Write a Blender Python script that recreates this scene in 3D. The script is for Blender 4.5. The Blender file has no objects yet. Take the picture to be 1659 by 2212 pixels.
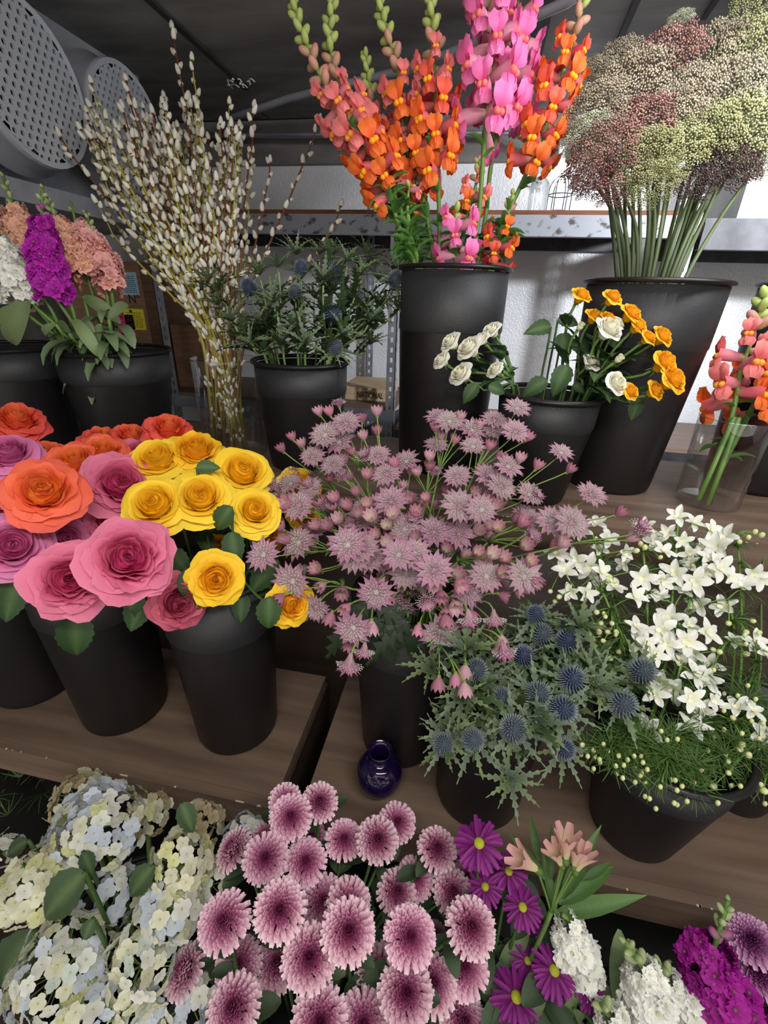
import bpy, math, random
from mathutils import Vector, Matrix, Quaternion
R_=random.Random(7)
PI=math.pi
C=bpy.context.scene.collection
SC=bpy.context.scene
# ------------------------------------------------------------------ camera (frame 1659 x 2212)
W,H,F=1659.0,2212.0,965.0
CX,CY=W/2,H/2
def camdir(x,y): return Vector((x-CX,-(y-CY),-F)).normalized()
_up=-camdir(760,3120)
_rt=-camdir(-5200,430); _rt=(_rt-_up*_rt.dot(_up)).normalized()
_fw=_up.cross(_rt)
RM=Matrix((_rt,_fw,_up))
EYE=Vector((0,0,1.42))
cam=bpy.data.objects.new('camera',bpy.data.cameras.new('camera')); C.objects.link(cam)
cam.data.sensor_fit='HORIZONTAL'; cam.data.sensor_width=36; cam.data.lens=F/W*36
cam.data.clip_start=.02; cam.data.clip_end=50
cam.matrix_world=Matrix.Translation(EYE)@RM.to_4x4()
SC.camera=cam
# ------------------------------------------------------------------ light
SC.view_settings.view_transform='Standard'; SC.view_settings.look='None'; SC.view_settings.gamma=1
SC.view_settings.use_curve_mapping=False
SC.view_settings.exposure=0.18
wd=bpy.data.worlds.new('world'); SC.world=wd; wd.use_nodes=True
wd.node_tree.nodes['Background'].inputs[0].default_value=(.84,.80,.75,1)
wd.node_tree.nodes['Background'].inputs[1].default_value=1.35
def area(name,loc,target,sx,sy,power,col=(1,1,1)):
    l=bpy.data.lights.new(name,'AREA'); l.shape='RECTANGLE'; l.size=sx; l.size_y=sy; l.energy=power; l.color=col
    o=bpy.data.objects.new(name,l); C.objects.link(o); o.location=loc
    o.rotation_euler=(Vector(target)-Vector(loc)).to_track_quat('-Z','Y').to_euler(); return o
area('ceiling_lamp_light',(0.25,-0.15,2.02),(0.05,.9,.85),1.1,.25,22,(1,.97,.94))
area('rear_lamp_light',(.62,.92,2.03),(.5,2.3,1.15),.7,.2,15,(.93,.96,1))
def spot(name,loc,target,power,ang,blend,col):
    l=bpy.data.lights.new(name,'SPOT'); l.energy=power; l.spot_size=math.radians(ang); l.spot_blend=blend; l.shadow_soft_size=.06; l.color=col
    o=bpy.data.objects.new(name,l); C.objects.link(o); o.location=loc; o.rotation_euler=(Vector(target)-Vector(loc)).to_track_quat('-Z','Y').to_euler(); return o
spot('added_wall_spot_light',(1.45,.70,1.92),(.25,2.35,1.22),170,62,.7,(.93,.96,1))  # added spot with no visible source, brightens the wall below the top shelf
def point(name,loc,power,rad,col=(1,1,1)):
    l=bpy.data.lights.new(name,'POINT'); l.energy=power; l.shadow_soft_size=rad; l.color=col
    o=bpy.data.objects.new(name,l); C.objects.link(o); o.location=loc; return o
# ------------------------------------------------------------------ pixel helpers: a photo pixel and a depth give a world point
def ray(x,y): return RM@(Vector((x-CX,-(y-CY),-F))/F)
def AT(x,y,t): return EYE+ray(x,y)*t
def onz(x,y,z): r=ray(x,y); return EYE+r*((z-EYE.z)/r.z)
def ony(x,y,Y): r=ray(x,y); return EYE+r*(Y/r.y)
def onx(x,y,X): r=ray(x,y); return EYE+r*(X/r.x)
# ------------------------------------------------------------------ materials
def lin(c): c=c/255; return c/12.92 if c<=.04045 else ((c+.055)/1.055)**2.4
def S(h):
    h=h.lstrip('#'); return tuple(lin(int(h[i:i+2],16)) for i in (0,2,4))
def mixc(a,b,k): return tuple(a[i]+(b[i]-a[i])*k for i in range(3))
def newmat(name):
    m=bpy.data.materials.new(name); m.use_nodes=True
    return m,m.node_tree,m.node_tree.nodes['Principled BSDF']
def attr_mat(name,rough=.55,trans=.25,bump=0,val=.12,spec=.3,sat=1.0):
    m,nt,b=newmat(name); n=nt.nodes; L=nt.links
    a=n.new('ShaderNodeAttribute'); a.attribute_name='Col'
    oi=n.new('ShaderNodeObjectInfo'); mr=n.new('ShaderNodeMapRange'); mr.inputs[3].default_value=1-val; mr.inputs[4].default_value=1+val
    L.new(oi.outputs['Random'],mr.inputs[0])
    hs=n.new('ShaderNodeHueSaturation'); L.new(a.outputs['Color'],hs.inputs['Color']); L.new(mr.outputs[0],hs.inputs['Value']); hs.inputs['Saturation'].default_value=sat
    L.new(hs.outputs[0],b.inputs['Base Color']); b.inputs['Roughness'].default_value=rough; b.inputs['Specular IOR Level'].default_value=spec
    if bump:
        t=n.new('ShaderNodeTexNoise'); t.inputs['Scale'].default_value=bump; tc=n.new('ShaderNodeTexCoord'); L.new(tc.outputs['Object'],t.inputs['Vector'])
        bp=n.new('ShaderNodeBump'); bp.inputs['Strength'].default_value=.35; bp.inputs['Distance'].default_value=.002
        L.new(t.outputs[0],bp.inputs['Height']); L.new(bp.outputs[0],b.inputs['Normal'])
    if trans:
        tr=n.new('ShaderNodeBsdfTranslucent'); L.new(hs.outputs[0],tr.inputs[0]); mx=n.new('ShaderNodeMixShader'); mx.inputs[0].default_value=trans
        L.new(b.outputs[0],mx.inputs[1]); L.new(tr.outputs[0],mx.inputs[2]); L.new(mx.outputs[0],n['Material Output'].inputs[0])
    return m
def noise_mat(name,c1,c2,scale=8,stretch=(1,1,1),rough=.6,bump=.2,metal=0,detail=6,lo=.35,hi=.65,spec=.5,bdist=.003,bscale=None):
    m,nt,b=newmat(name); n=nt.nodes; L=nt.links
    tc=n.new('ShaderNodeTexCoord'); mp=n.new('ShaderNodeMapping'); mp.inputs['Scale'].default_value=stretch
    L.new(tc.outputs['Object'],mp.inputs[0]); t=n.new('ShaderNodeTexNoise'); t.inputs['Scale'].default_value=scale; t.inputs['Detail'].default_value=detail
    L.new(mp.outputs[0],t.inputs['Vector']); cr=n.new('ShaderNodeValToRGB'); L.new(t.outputs[0],cr.inputs[0])
    cr.color_ramp.elements[0].position=lo; cr.color_ramp.elements[1].position=hi
    cr.color_ramp.elements[0].color=(*c1,1); cr.color_ramp.elements[1].color=(*c2,1)
    L.new(cr.outputs[0],b.inputs['Base Color']); b.inputs['Roughness'].default_value=rough; b.inputs['Metallic'].default_value=metal; b.inputs['Specular IOR Level'].default_value=spec
    if bump:
        bp=n.new('ShaderNodeBump'); bp.inputs['Strength'].default_value=bump; bp.inputs['Distance'].default_value=bdist
        src=t
        if bscale:
            src=n.new('ShaderNodeTexNoise'); src.inputs['Scale'].default_value=bscale; L.new(tc.outputs['Object'],src.inputs['Vector'])
        L.new(src.outputs[0],bp.inputs['Height']); L.new(bp.outputs[0],b.inputs['Normal'])
    return m
def flat_mat(name,c,rough=.5,metal=0,spec=.5):
    m,nt,b=newmat(name); b.inputs['Base Color'].default_value=(*c,1); b.inputs['Roughness'].default_value=rough; b.inputs['Metallic'].default_value=metal; b.inputs['Specular IOR Level'].default_value=spec; return m
PETAL=attr_mat('petal_material',.5,.28,0,.07,.25)
ROSE=attr_mat('rose_petal_material',.5,.22,60,.06,.25)
LEAF=attr_mat('leaf_material',.42,.18,90,.18,.4)
STEM=attr_mat('stem_material',.5,0,0,.15,.35)
FUZZ=attr_mat('fuzzy_catkin_material',.95,.15,400,.08,.1)
def plastic():
    m=noise_mat('black_bucket_plastic',(.007,.006,.0065),(.012,.0105,.011),3,(1,1,.3),.42,.12,0,8,.3,.7,.38,.002,300)
    return m
BLACK=plastic()
BAND=noise_mat('scuffed_bucket_band_plastic',(.013,.0135,.015),(.03,.03,.032),5,(1,1,1),.55,.2,0,8,.4,.75,.5,.002,260)
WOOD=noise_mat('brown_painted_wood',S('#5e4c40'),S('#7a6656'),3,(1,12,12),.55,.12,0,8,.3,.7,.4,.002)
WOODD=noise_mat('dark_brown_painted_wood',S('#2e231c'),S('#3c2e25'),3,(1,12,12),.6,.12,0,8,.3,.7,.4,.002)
CHIP=noise_mat('bare_chipped_wood',S('#b09a86'),S('#d8c8b4'),60,(1,1,1),.8,.3)
def galvanized(name,c1,c2,metal=.55,rough=.42):
    m,nt,b=newmat(name); n=nt.nodes; L=nt.links
    tc=n.new('ShaderNodeTexCoord'); v=n.new('ShaderNodeTexNoise'); v.inputs['Scale'].default_value=150; v.inputs['Detail'].default_value=3
    L.new(tc.outputs['Object'],v.inputs['Vector'])
    t=n.new('ShaderNodeTexNoise'); t.inputs['Scale'].default_value=3; t.inputs['Detail'].default_value=5; L.new(tc.outputs['Object'],t.inputs['Vector'])
    cr=n.new('ShaderNodeValToRGB'); cr.color_ramp.elements[0].position=.3; cr.color_ramp.elements[1].position=.7
    cr.color_ramp.elements[0].color=(*c1,1); cr.color_ramp.elements[1].color=(*c2,1); L.new(t.outputs[0],cr.inputs[0]); L.new(cr.outputs[0],b.inputs['Base Color'])
    b.inputs['Metallic'].default_value=metal; b.inputs['Roughness'].default_value=rough
    bp=n.new('ShaderNodeBump'); bp.inputs['Strength'].default_value=.55; bp.inputs['Distance'].default_value=.004; L.new(v.outputs[0],bp.inputs['Height']); L.new(bp.outputs[0],b.inputs['Normal'])
    return m
WALLM=galvanized('stucco_embossed_galvanized_sheet',(.60,.61,.64),(.78,.79,.82),.15,.4)
CEIL=noise_mat('grimy_grey_ceiling_sheet',(.12,.117,.113),(.26,.255,.25),4,(1,3,1),.6,.25,0,8,.3,.72,.4,.004)
SEAM=noise_mat('dark_seam',(.012,.012,.013),(.03,.03,.03),12,(1,1,1),.7,.2)
STEEL=noise_mat('galvanized_rack_steel',(.23,.24,.28),(.36,.38,.43),14,(1,1,1),.45,.2,.6,6,.35,.65)
def flaked():
    m=noise_mat('flaking_galvanized_beam',(.10,.085,.08),(.36,.38,.43),22,(1,1,1.6),.5,.2,.4,10,.36,.45); return m
FLAKE=flaked()
DARKST=noise_mat('dark_grey_steel',(.035,.036,.04),(.07,.07,.078),14,(1,1,1),.5,.1,.5)
GREYP=noise_mat('grey_evaporator_casing',(.24,.25,.28),(.36,.37,.41),6,(1,1,1),.5,.1,.2,6)
GUARD=flat_mat('grey_fan_guard',(.42,.44,.48),.45,.2)
DARK=flat_mat('dark_void',(.006,.006,.007),.9)
CARD=noise_mat('brown_cardboard',S('#7c5d45'),S('#91705a'),10,(1,1,6),.85,.15)
CARD2=noise_mat('pale_cardboard',S('#b39a78'),S('#c4ac8c'),10,(1,1,6),.85,.15)
PLY=noise_mat('red_brown_plywood_edge',S('#6e4028'),S('#8a5638'),10,(1,1,30),.7,.1)
FOAM=noise_mat('white_foam',(.62,.64,.66),(.8,.81,.83),6,(1,1,1),.7,.2)
def glass(name,tint=(.94,.96,.96),g=.9,rough=.02):
    m=bpy.data.materials.new(name); m.use_nodes=True; nt=m.node_tree; n=nt.nodes; L=nt.links; n.remove(n['Principled BSDF'])
    tr=n.new('ShaderNodeBsdfTransparent'); tr.inputs[0].default_value=(*tint,1); gl=n.new('ShaderNodeBsdfGlossy'); gl.inputs['Roughness'].default_value=rough
    fr=n.new('ShaderNodeLayerWeight'); fr.inputs[0].default_value=.18; mm=n.new('ShaderNodeMath'); mm.operation='MULTIPLY_ADD'; mm.inputs[1].default_value=g*1.0; mm.inputs[2].default_value=.08; L.new(fr.outputs['Fresnel' if False else 'Facing'],mm.inputs[0])
    mx=n.new('ShaderNodeMixShader'); L.new(mm.outputs[0],mx.inputs[0]); L.new(tr.outputs[0],mx.inputs[1]); L.new(gl.outputs[0],mx.inputs[2]); L.new(mx.outputs[0],n['Material Output'].inputs[0]); return m
GLASS=glass('clear_glass'); WATER=glass('clear_water',(.88,.92,.90),.8)
VIOLET=newmat('dark_violet_glass')[0]
_b=VIOLET.node_tree.nodes['Principled BSDF']; _b.inputs['Base Color'].default_value=(.010,.004,.035,1); _b.inputs['Roughness'].default_value=.12; _b.inputs['Coat Weight'].default_value=.6
LAMP=newmat('glowing_lamp_tube')[0]
_b=LAMP.node_tree.nodes['Principled BSDF']; _b.inputs['Base Color'].default_value=(.85,.87,.9,1); _b.inputs['Emission Color'].default_value=(.95,.98,1,1); _b.inputs['Emission Strength'].default_value=1.0
# ------------------------------------------------------------------ mesh builder
class MB:
    def __init__(s): s.v=[];s.f=[];s.c=[];s.mi=[]
    def add(s,v,f,c,mi=0):
        o=len(s.v); s.v.extend(v); s.f.extend([tuple(i+o for i in q) for q in f]); s.mi.extend([mi]*len(f))
        if isinstance(c,tuple): s.c.extend([c]*len(v))
        else: s.c.extend(c)
    def addm(s,vfc,M):
        v,f,c=vfc; s.add([tuple(M@Vector(p)) for p in v],f,c)
    def box(s,a,b,c=(.5,.5,.5)):
        x0,y0,z0=a;x1,y1,z1=b
        s.add([(x0,y0,z0),(x1,y0,z0),(x1,y1,z0),(x0,y1,z0),(x0,y0,z1),(x1,y0,z1),(x1,y1,z1),(x0,y1,z1)],
              [(0,3,2,1),(4,5,6,7),(0,1,5,4),(1,2,6,5),(2,3,7,6),(3,0,4,7)],c)
    def tube(s,P,r,n=6,c=(.1,.2,.05),cap=True):
        P=[Vector(p) for p in P]; m=len(P); 
        if not isinstance(r,(list,tuple)): r=[r]*m
        cl=c if isinstance(c,list) else [c]*m
        d0=(P[1]-P[0]).normalized(); a=d0.orthogonal().normalized(); V=[];CC=[]
        for i in range(m):
            d=(P[min(i+1,m-1)]-P[max(i-1,0)])
            if d.length<1e-9: d=d0
            d.normalize(); a=(a-d*a.dot(d)); 
            if a.length<1e-6: a=d.orthogonal()
            a.normalize(); b=d.cross(a)
            for k in range(n):
                t=2*PI*k/n; V.append(tuple(P[i]+(a*math.cos(t)+b*math.sin(t))*r[i])); CC.append(cl[i])
        Fs=[(i*n+k,i*n+(k+1)%n,(i+1)*n+(k+1)%n,(i+1)*n+k) for i in range(m-1) for k in range(n)]
        if cap: Fs+= [tuple(range(n))[::-1],tuple((m-1)*n+k for k in range(n))]
        s.add(V,Fs,CC)
    def lathe(s,prof,n=32,c=(.5,.5,.5),close=False,M=None,cols=None):
        V=[];CC=[]
        for j,(r,z) in enumerate(prof):
            for k in range(n):
                t=2*PI*k/n; p=Vector((r*math.cos(t),r*math.sin(t),z)); V.append(tuple(M@p) if M else tuple(p)); CC.append(cols[j] if cols else c)
        m=len(prof)
        Fs=[(i*n+k,i*n+(k+1)%n,(i+1)*n+(k+1)%n,(i+1)*n+k) for i in range(m-1) for k in range(n)]
        s.add(V,Fs,CC)
    def mesh(s,name,mat,smooth=True):
        me=bpy.data.meshes.new(name); me.from_pydata(s.v,[],s.f)
        at=me.color_attributes.new('Col','FLOAT_COLOR','POINT'); buf=[]
        for c in s.c: buf.extend((c[0],c[1],c[2],1.0))
        at.data.foreach_set('color',buf)
        for m in (mat if isinstance(mat,(list,tuple)) else [mat]): me.materials.append(m)
        if smooth: me.polygons.foreach_set('use_smooth',[True]*len(me.polygons))
        if any(s.mi): me.polygons.foreach_set('material_index',s.mi)
        me.update(); return me
def strip(L,Wd,e0=0,e1=0,cup=0,shape=None,c0=(1,1,1),c1=None,nu=4,nv=5,ruf=0,tw=0,seed=0,cm=None):
    # petal or leaf along +X, width Y, elevation bends from e0 to e1
    shape=shape or (lambda v: math.sin(PI*min(.05+v*.93,1))**.7)
    c1=c1 or c0; V=[];CC=[];x=z=0
    for i in range(nv+1):
        v=i/nv; e=e0+(e1-e0)*v
        if i: x+=L/nv*math.cos(e); z+=L/nv*math.sin(e)
        w=Wd/2*shape(v)
        for j in range(nu+1):
            u=-1+2*j/nu; y=u*w; dz=cup*u*u*w+ruf*math.sin(u*4+v*7+seed)*v*Wd
            V.append((x-dz*math.sin(e),y,z+dz*math.cos(e)+tw*u*w*v))
            CC.append(mixc(c0,c1,v) if cm is None else cm(u,v))
    Fs=[(i*(nu+1)+j,i*(nu+1)+j+1,(i+1)*(nu+1)+j+1,(i+1)*(nu+1)+j) for i in range(nv) for j in range(nu)]
    return V,Fs,CC
def ball(r,n=8,m=5,c=(1,1,1),sz=1,ct=None):
    V=[];CC=[]
    for i in range(m+1):
        ph=PI*(.02+.96*i/m)
        for k in range(n):
            t=2*PI*k/n; V.append((r*math.sin(ph)*math.cos(t),r*math.sin(ph)*math.sin(t),-r*sz*math.cos(ph))); CC.append(mixc(c,ct,i/m) if ct else c)
    Fs=[(i*n+k,i*n+(k+1)%n,(i+1)*n+(k+1)%n,(i+1)*n+k) for i in range(m) for k in range(n)]+[tuple(range(n))[::-1],tuple(m*n+k for k in range(n))]
    return V,Fs,CC
def sm(vfc,name,mat):
    b=MB(); b.add(*vfc); return b.mesh(name,mat)
# ------------------------------------------------------------------ objects
def O(name,me,parent=None,M=None,**k):
    o=bpy.data.objects.new(name,me); C.objects.link(o)
    if parent is not None: o.parent=parent
    if M is not None: o.matrix_basis=M
    for a,b in k.items(): o[a]=b
    return o
def T(name,label,cat,loc=(0,0,0),group=None):
    o=bpy.data.objects.new(name,None); o.empty_display_size=.02; C.objects.link(o); o.location=loc; o['label']=label; o['category']=cat
    if group: o['group']=group
    return o
def part(mb,name,mat,parent=None,smooth=True,M=None,**k): return O(name,mb.mesh(name,mat,smooth),parent,M,**k)
def struct(mb,name,mat,smooth=False): return part(mb,name,mat,None,smooth,kind='structure')
def FR(p,x,up,s=1.0):      # frame: X along x, Z near up
    x=Vector(x).normalized(); up=Vector(up); y=up.cross(x)
    if y.length<1e-5: y=x.orthogonal()
    y.normalize(); z=x.cross(y)
    m=Matrix((x,y,z)).transposed().to_4x4(); m=m@Matrix.Scale(s,4) if not isinstance(s,tuple) else m@Matrix.Diagonal((*s,1)); m.translation=Vector(p); return m
def FZ(p,z,roll=0,s=1.0):  # frame: Z along z
    q=Vector(z).to_track_quat('Z','Y')@Quaternion((0,0,1),roll)
    return Matrix.Translation(Vector(p))@q.to_matrix().to_4x4()@(Matrix.Scale(s,4) if not isinstance(s,tuple) else Matrix.Diagonal((*s,1)))
def bez(a,b,c,n=8):
    a,b,c=Vector(a),Vector(b),Vector(c); return [a*(1-t)**2+b*2*t*(1-t)+c*t*t for t in (i/n for i in range(n+1))]
def bez3(a,b,c,d,n=8):
    a,b,c,d=map(Vector,(a,b,c,d)); return [a*(1-t)**3+b*3*t*(1-t)**2+c*3*t*t*(1-t)+d*t**3 for t in (i/n for i in range(n+1))]
ORD='first second third fourth fifth sixth seventh eighth ninth tenth eleventh twelfth thirteenth fourteenth fifteenth sixteenth seventeenth eighteenth nineteenth twentieth'.split()
def rank_labels(pts,base,rowh,of):
    # readable labels: row counted from the top of the bunch, then place in the row from the left
    idx=sorted(range(len(pts)),key=lambda i:pts[i][1]); rows=[];out={}
    for i in idx:
        if rows and pts[i][1]-pts[rows[-1][0]][1]<rowh: rows[-1].append(i)
        else: rows.append([i])
    for k,r in enumerate(rows):
        r.sort(key=lambda i:pts[i][0])
        rn='top row' if k==0 else 'bottom row' if k==len(rows)-1 else ORD[k]+' row down'
        for q,i in enumerate(r):
            pos=('' if len(r)==1 else 'leftmost' if q==0 else 'rightmost' if q==len(r)-1 else ORD[q]+' from left')
            out[i]=f"{base(i)}, {pos+' in ' if pos else 'alone in '}{rn}"
    return out
# ================================================================== the setting
ZM,ZU=.60,1.03
CZ=2.06; WY=2.35; RY=1.85
b=MB(); b.box((-2,WY,0),(2.2,WY+.05,CZ+.05)); struct(b,'wall_back',WALLM)
b=MB(); b.box((-2.05,-1.2,0),(-2,WY,CZ+.05)); struct(b,'wall_left',CEIL)
b=MB(); b.box((2.2,-1.2,0),(2.25,WY,CZ+.05)); struct(b,'wall_right',WALLM)
b=MB(); b.box((-2.05,-1.25,-.05),(2.25,WY,0)); struct(b,'floor',noise_mat('dark_concrete_floor',(.02,.02,.02),(.04,.038,.036),5))
b=MB(); b.box((-2.05,-1.25,CZ),(2.25,WY+.05,CZ+.05)); struct(b,'ceiling',CEIL)
# soffit along the back wall, sloping under the ceiling
b=MB(); z0=ony(700,355,WY-.02).z
b.add([(-2,WY-.001,z0),(2.2,WY-.001,z0),(2.2,WY-.03,z0),(-2,WY-.03,z0),(-2,WY-.16,CZ-.004),(2.2,WY-.16,CZ-.004)],[(0,1,2,3),(3,2,5,4)],(0,0,0)); struct(b,'trim_1',CEIL)
def ceil_bar(p,q,w,h,name,mat):
    a=onz(*p,CZ-h/2); c=onz(*q,CZ-h/2); d=(c-a).normalized(); n=Vector((-d.y,d.x,0))*w/2; b=MB()
    V=[]
    for P in (a,c):
        for s_ in (-1,1):
            for zz in (CZ-h,CZ-.001): V.append(tuple(Vector((P.x,P.y,0))+n*s_+Vector((0,0,zz))))
    b.add(V,[(0,2,6,4),(0,4,5,1),(2,3,7,6),(0,1,3,2),(4,6,7,5)],(0,0,0)); return struct(b,name,mat)
ceil_bar((300,-20),(532,192),.018,.008,'trim_2',SEAM)
ceil_bar((1385,-20),(1262,262),.016,.006,'trim_3',SEAM)
ceil_bar((1180,-20),(1122,262),.05,.003,'trim_4',SEAM)
ceil_bar((1560,-20),(1520,40),.012,.006,'trim_5',SEAM)
ceil_bar((545,228),(640,300),.005,.004,'trim_6',SEAM)
ceil_bar((-60,330),(560,255),.004,.003,'trim_7',SEAM)
b=MB(); x=ony(912,400,WY).x; b.box((x-.002,WY-.004,1.0),(x+.003,WY,z0)); struct(b,'trim_8',SEAM)
# foil crumbs hanging at the ceiling joint
b=MB()
for i in range(16):
    p=onz(R_.uniform(488,540),R_.uniform(170,190),CZ-.006); q=p+Vector((R_.uniform(-.03,.03),R_.uniform(-.02,.02),R_.uniform(-.012,.0)))
    b.tube([p,(p+q)/2+Vector((0,0,.004)),q],.0022,4,(.6,.58,.52))
o=part(b,'torn_foil_scrap',FOAM); o['label']='torn pale foil scraps at the end of the dark ceiling joint'; o['category']='foil'
# conduits
b=MB(); P=[onz(x,y,CZ-.03) for x,y in((1290,-40),(1225,5),(1150,38),(1000,104),(880,150),(720,188),(620,214),(545,240),(470,262))]
b.tube(P,.011,8,(.2,.2,.2)); o=part(b,'conduit_pipe',GREYP); o['label']='curved grey conduit sweeping across the dark ceiling'; o['category']='pipe'
b=MB(); Y=WY-.18
P=[ony(430,292,Y),ony(700,291,Y),ony(1000,287,Y),ony(1095,288,Y)]+[ony(1122,294,Y),ony(1135,306,Y+.02),ony(1195,322,Y+.05)]
b.tube(P,.008,8,(.2,.2,.2)); o=part(b,'conduit_pipe',STEEL); o['label']='straight steel conduit running along the top of the back wall to the lamp'; o['category']='pipe'
# wooden tiers: boards and fascias
def board(name,label,x0,x1,y0,y1,z,th,fz,grp=None):
    t=T(name,label,'shelf',((x0+x1)/2,y0,fz)); 
    def L(a,c_): return ((a[0]-(x0+x1)/2,a[1]-y0,a[2]-fz),(c_[0]-(x0+x1)/2,c_[1]-y0,c_[2]-fz))
    b=MB(); b.box(*L((x0,y0+.001,z-th),(x1,y1,z))); o=part(b,'board',WOOD,t,False)
    b=MB(); b.box(*L((x0,y0-.018,fz),(x1,y0+.001,z-.0015))); part(b,'fascia',WOOD,t,False,label='deep front edge board')
    b=MB()
    n=int((x1-x0)*20)
    for i in range(n):
        xx=R_.uniform(x0,x1-.01); l=R_.choice((.002,.003,.004,.007,.016)); b.box(*L((xx,y0-.0187,z-.0022),(min(xx+l,x1),y0-.0165+R_.uniform(0,.001),z-.0010)))
    part(b,'chipped_edge',CHIP,t,False,kind='stuff')
    return t
board('wooden_shelf','brown painted wooden shelf under the rose buckets, left of the dark gap',-1.6,-.262,.462,.757,ZM,.02,.527)
board('wooden_shelf','brown painted wooden shelf under the thistle and white blossom buckets, right of the dark gap',-.21,1.6,.462,.80,ZM,.02,.527)
board('wooden_shelf','upper brown painted wooden shelf carrying the tall black buckets',-1.6,1.6,.865,1.335,ZU,.02,.955)
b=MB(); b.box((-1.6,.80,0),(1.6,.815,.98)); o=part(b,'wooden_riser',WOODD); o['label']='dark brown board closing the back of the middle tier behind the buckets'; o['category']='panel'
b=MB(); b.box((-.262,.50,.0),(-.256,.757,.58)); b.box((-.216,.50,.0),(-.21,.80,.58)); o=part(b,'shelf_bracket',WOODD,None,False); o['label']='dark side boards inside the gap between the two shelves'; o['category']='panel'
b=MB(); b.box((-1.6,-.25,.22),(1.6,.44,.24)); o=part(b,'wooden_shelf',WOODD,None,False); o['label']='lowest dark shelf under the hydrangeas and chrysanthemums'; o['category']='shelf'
# steel rack at the wall
def slot_post(name,label,x,y,z0,z1,dirx,w=.036,grp=None):
    # L-shaped slotted angle with real holes in both flanges
    t=T(name,label,'rack post',(x,y,z0)); 
    for ax in (0,1):
        b=MB(); n=int((z1-z0)/.038)
        for i in range(n+1):
            a=i*.038; e=min(a+.038,z1-z0)
            if e<=a: break
            h0,h1=a+.009,min(a+.027,e)
            def q(u0,u1,p,r_):
                if ax==0: b.box((u0*dirx if dirx>0 else -u1,0,p),(u1*dirx if dirx>0 else -u0,.003,r_))
                else: b.box((0 if dirx>0 else -.003,u0,p),(.003 if dirx>0 else 0,u1,r_))
            q(0,w*.36,a,e); q(w*.64,w,a,e); q(w*.36,w*.64,a,h0)
            if h1<e: q(w*.36,w*.64,h1,e)
        part(b,'flange',STEEL,t,False)
    return t
zc=1.90
xC=ony(857,720,RY).x; xB=ony(800,600,WY-.06).x; xD=ony(1480,500,RY).x; xE=ony(1512,500,RY).x; xA=ony(335,640,RY).x
slot_post('rack_post','slotted steel front post just left of the tall snapdragon bucket',xC,RY,0,1.74,-1)
slot_post('rack_post','slotted steel rear post seen right behind the upper thistles',xB-.02,WY-.05,0,1.78,1)
slot_post('rack_post','slotted steel post behind the left stems above the tall right bucket',ony(1466,470,RY).x,RY,0,1.74,1)
slot_post('rack_post','slotted steel post behind the middle stems above the tall right bucket',ony(1504,470,RY).x+.02,RY,0,1.745,-1)
slot_post('rack_post','slotted steel post beside the cardboard box at left',xA,RY,0,1.74,1)
zt=ony(650,452,RY).z; zl=ony(780,876,RY).z; zr=ony(1430,968,RY).z
xm=ony(1490,470,RY).x
def rack_shelf(label,x0,x1,zt_,bh,beam,board_th=.014,brown=True):
    t=T('rack_shelf',label,'shelf',((x0+x1)/2,RY,zt_)); h=(x1-x0)/2
    b=MB(); b.box((-h,.004,-board_th),(h,WY-RY-.008,0)); part(b,'deck',PLY if zt_>1.5 and brown else WOOD if brown else DARKST,t,False)
    b=MB(); b.box((-h,-.002,-board_th-bh),(h,.004,-board_th)); b.box((-h,.004,-board_th-bh),(h,.03,-board_th-bh+.003)); part(b,'front_beam',beam,t,False)
    b=MB(); b.box((-h,WY-RY-.03,-board_th-bh),(h,WY-RY-.01,-board_th)); part(b,'rear_beam',DARKST,t,False)
    return t
rack_shelf('top steel rack shelf with a thin brown board and flaking galvanized beam',-1.3,xm,zt,.062,FLAKE)
rack_shelf('dark top rack shelf at right behind the Queen Anne lace stems',xm+.05,2.1,zt-.02,.075,DARKST,.012,False)
rack_shelf('low steel rack shelf behind the thistle bucket, with a cardboard box on it',-1.9,xC+.0,zl,.05,STEEL)
rack_shelf('low steel rack shelf behind the spray roses at right',xC+.01,2.1,zr,.05,DARKST)
# boxes on the rack
def carton(label,p0,sx,sy,sz,mat,rz=0):
    t=T('cardboard_box',label,'box',p0); t.rotation_euler.z=rz
    b=MB(); b.box((0,0,0),(sx,sy,sz)); part(b,'carton',mat,t,False)
    return t
pb=ony(330,745,RY+.02); bx0=ony(150,700,RY+.02).x; ztop=ony(330,566,RY+.02).z
t=carton('large brown cardboard box with blue, yellow and pink stickers, left of the willow vase',(bx0,RY+.02,zl+.001),pb.x-bx0-.0,.3,ztop-zl-.001,CARD)
def sticker(px0,py0,px1,py1,col,nm,dark,lines):
    a=ony(px0,py1,RY+.019); c=ony(px1,py0,RY+.019); m=flat_mat(nm,col,.5); k=flat_mat(nm+'_ink',dark,.6)
    b=MB(); o0=Vector((bx0,RY+.02,zl+.001)); A=a-o0; Cc=c-o0
    b.box((A.x,-.0015,A.z),(Cc.x,0,Cc.z)); s=part(b,'sticker',m,t,False,label=nm.replace('_',' '))
    b=MB(); w=Cc.x-A.x; h=Cc.z-A.z
    for i in range(lines):
        zz=A.z+h*(.12+.76*i/lines)
        xx=A.x+w*.1
        while xx<Cc.x-w*.15:
            l=w*R_.uniform(.03,.12); b.box((xx,-.002,zz),(min(xx+l,Cc.x-w*.06),-.0014,zz+h*.035)); xx+=l+w*.03
    b.box((A.x+w*.3,-.002,Cc.z-h*.18),(A.x+w*.45,-.0014,Cc.z-h*.05))
    part(b,'sticker_print',k,s,False)
sticker(262,588,293,637,S('#9fc3d8'),'light_blue_sticker',S('#33424c'),9)
sticker(274,668,309,711,S('#e6d92a'),'yellow_sticker',S('#4a4210'),8)
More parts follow.
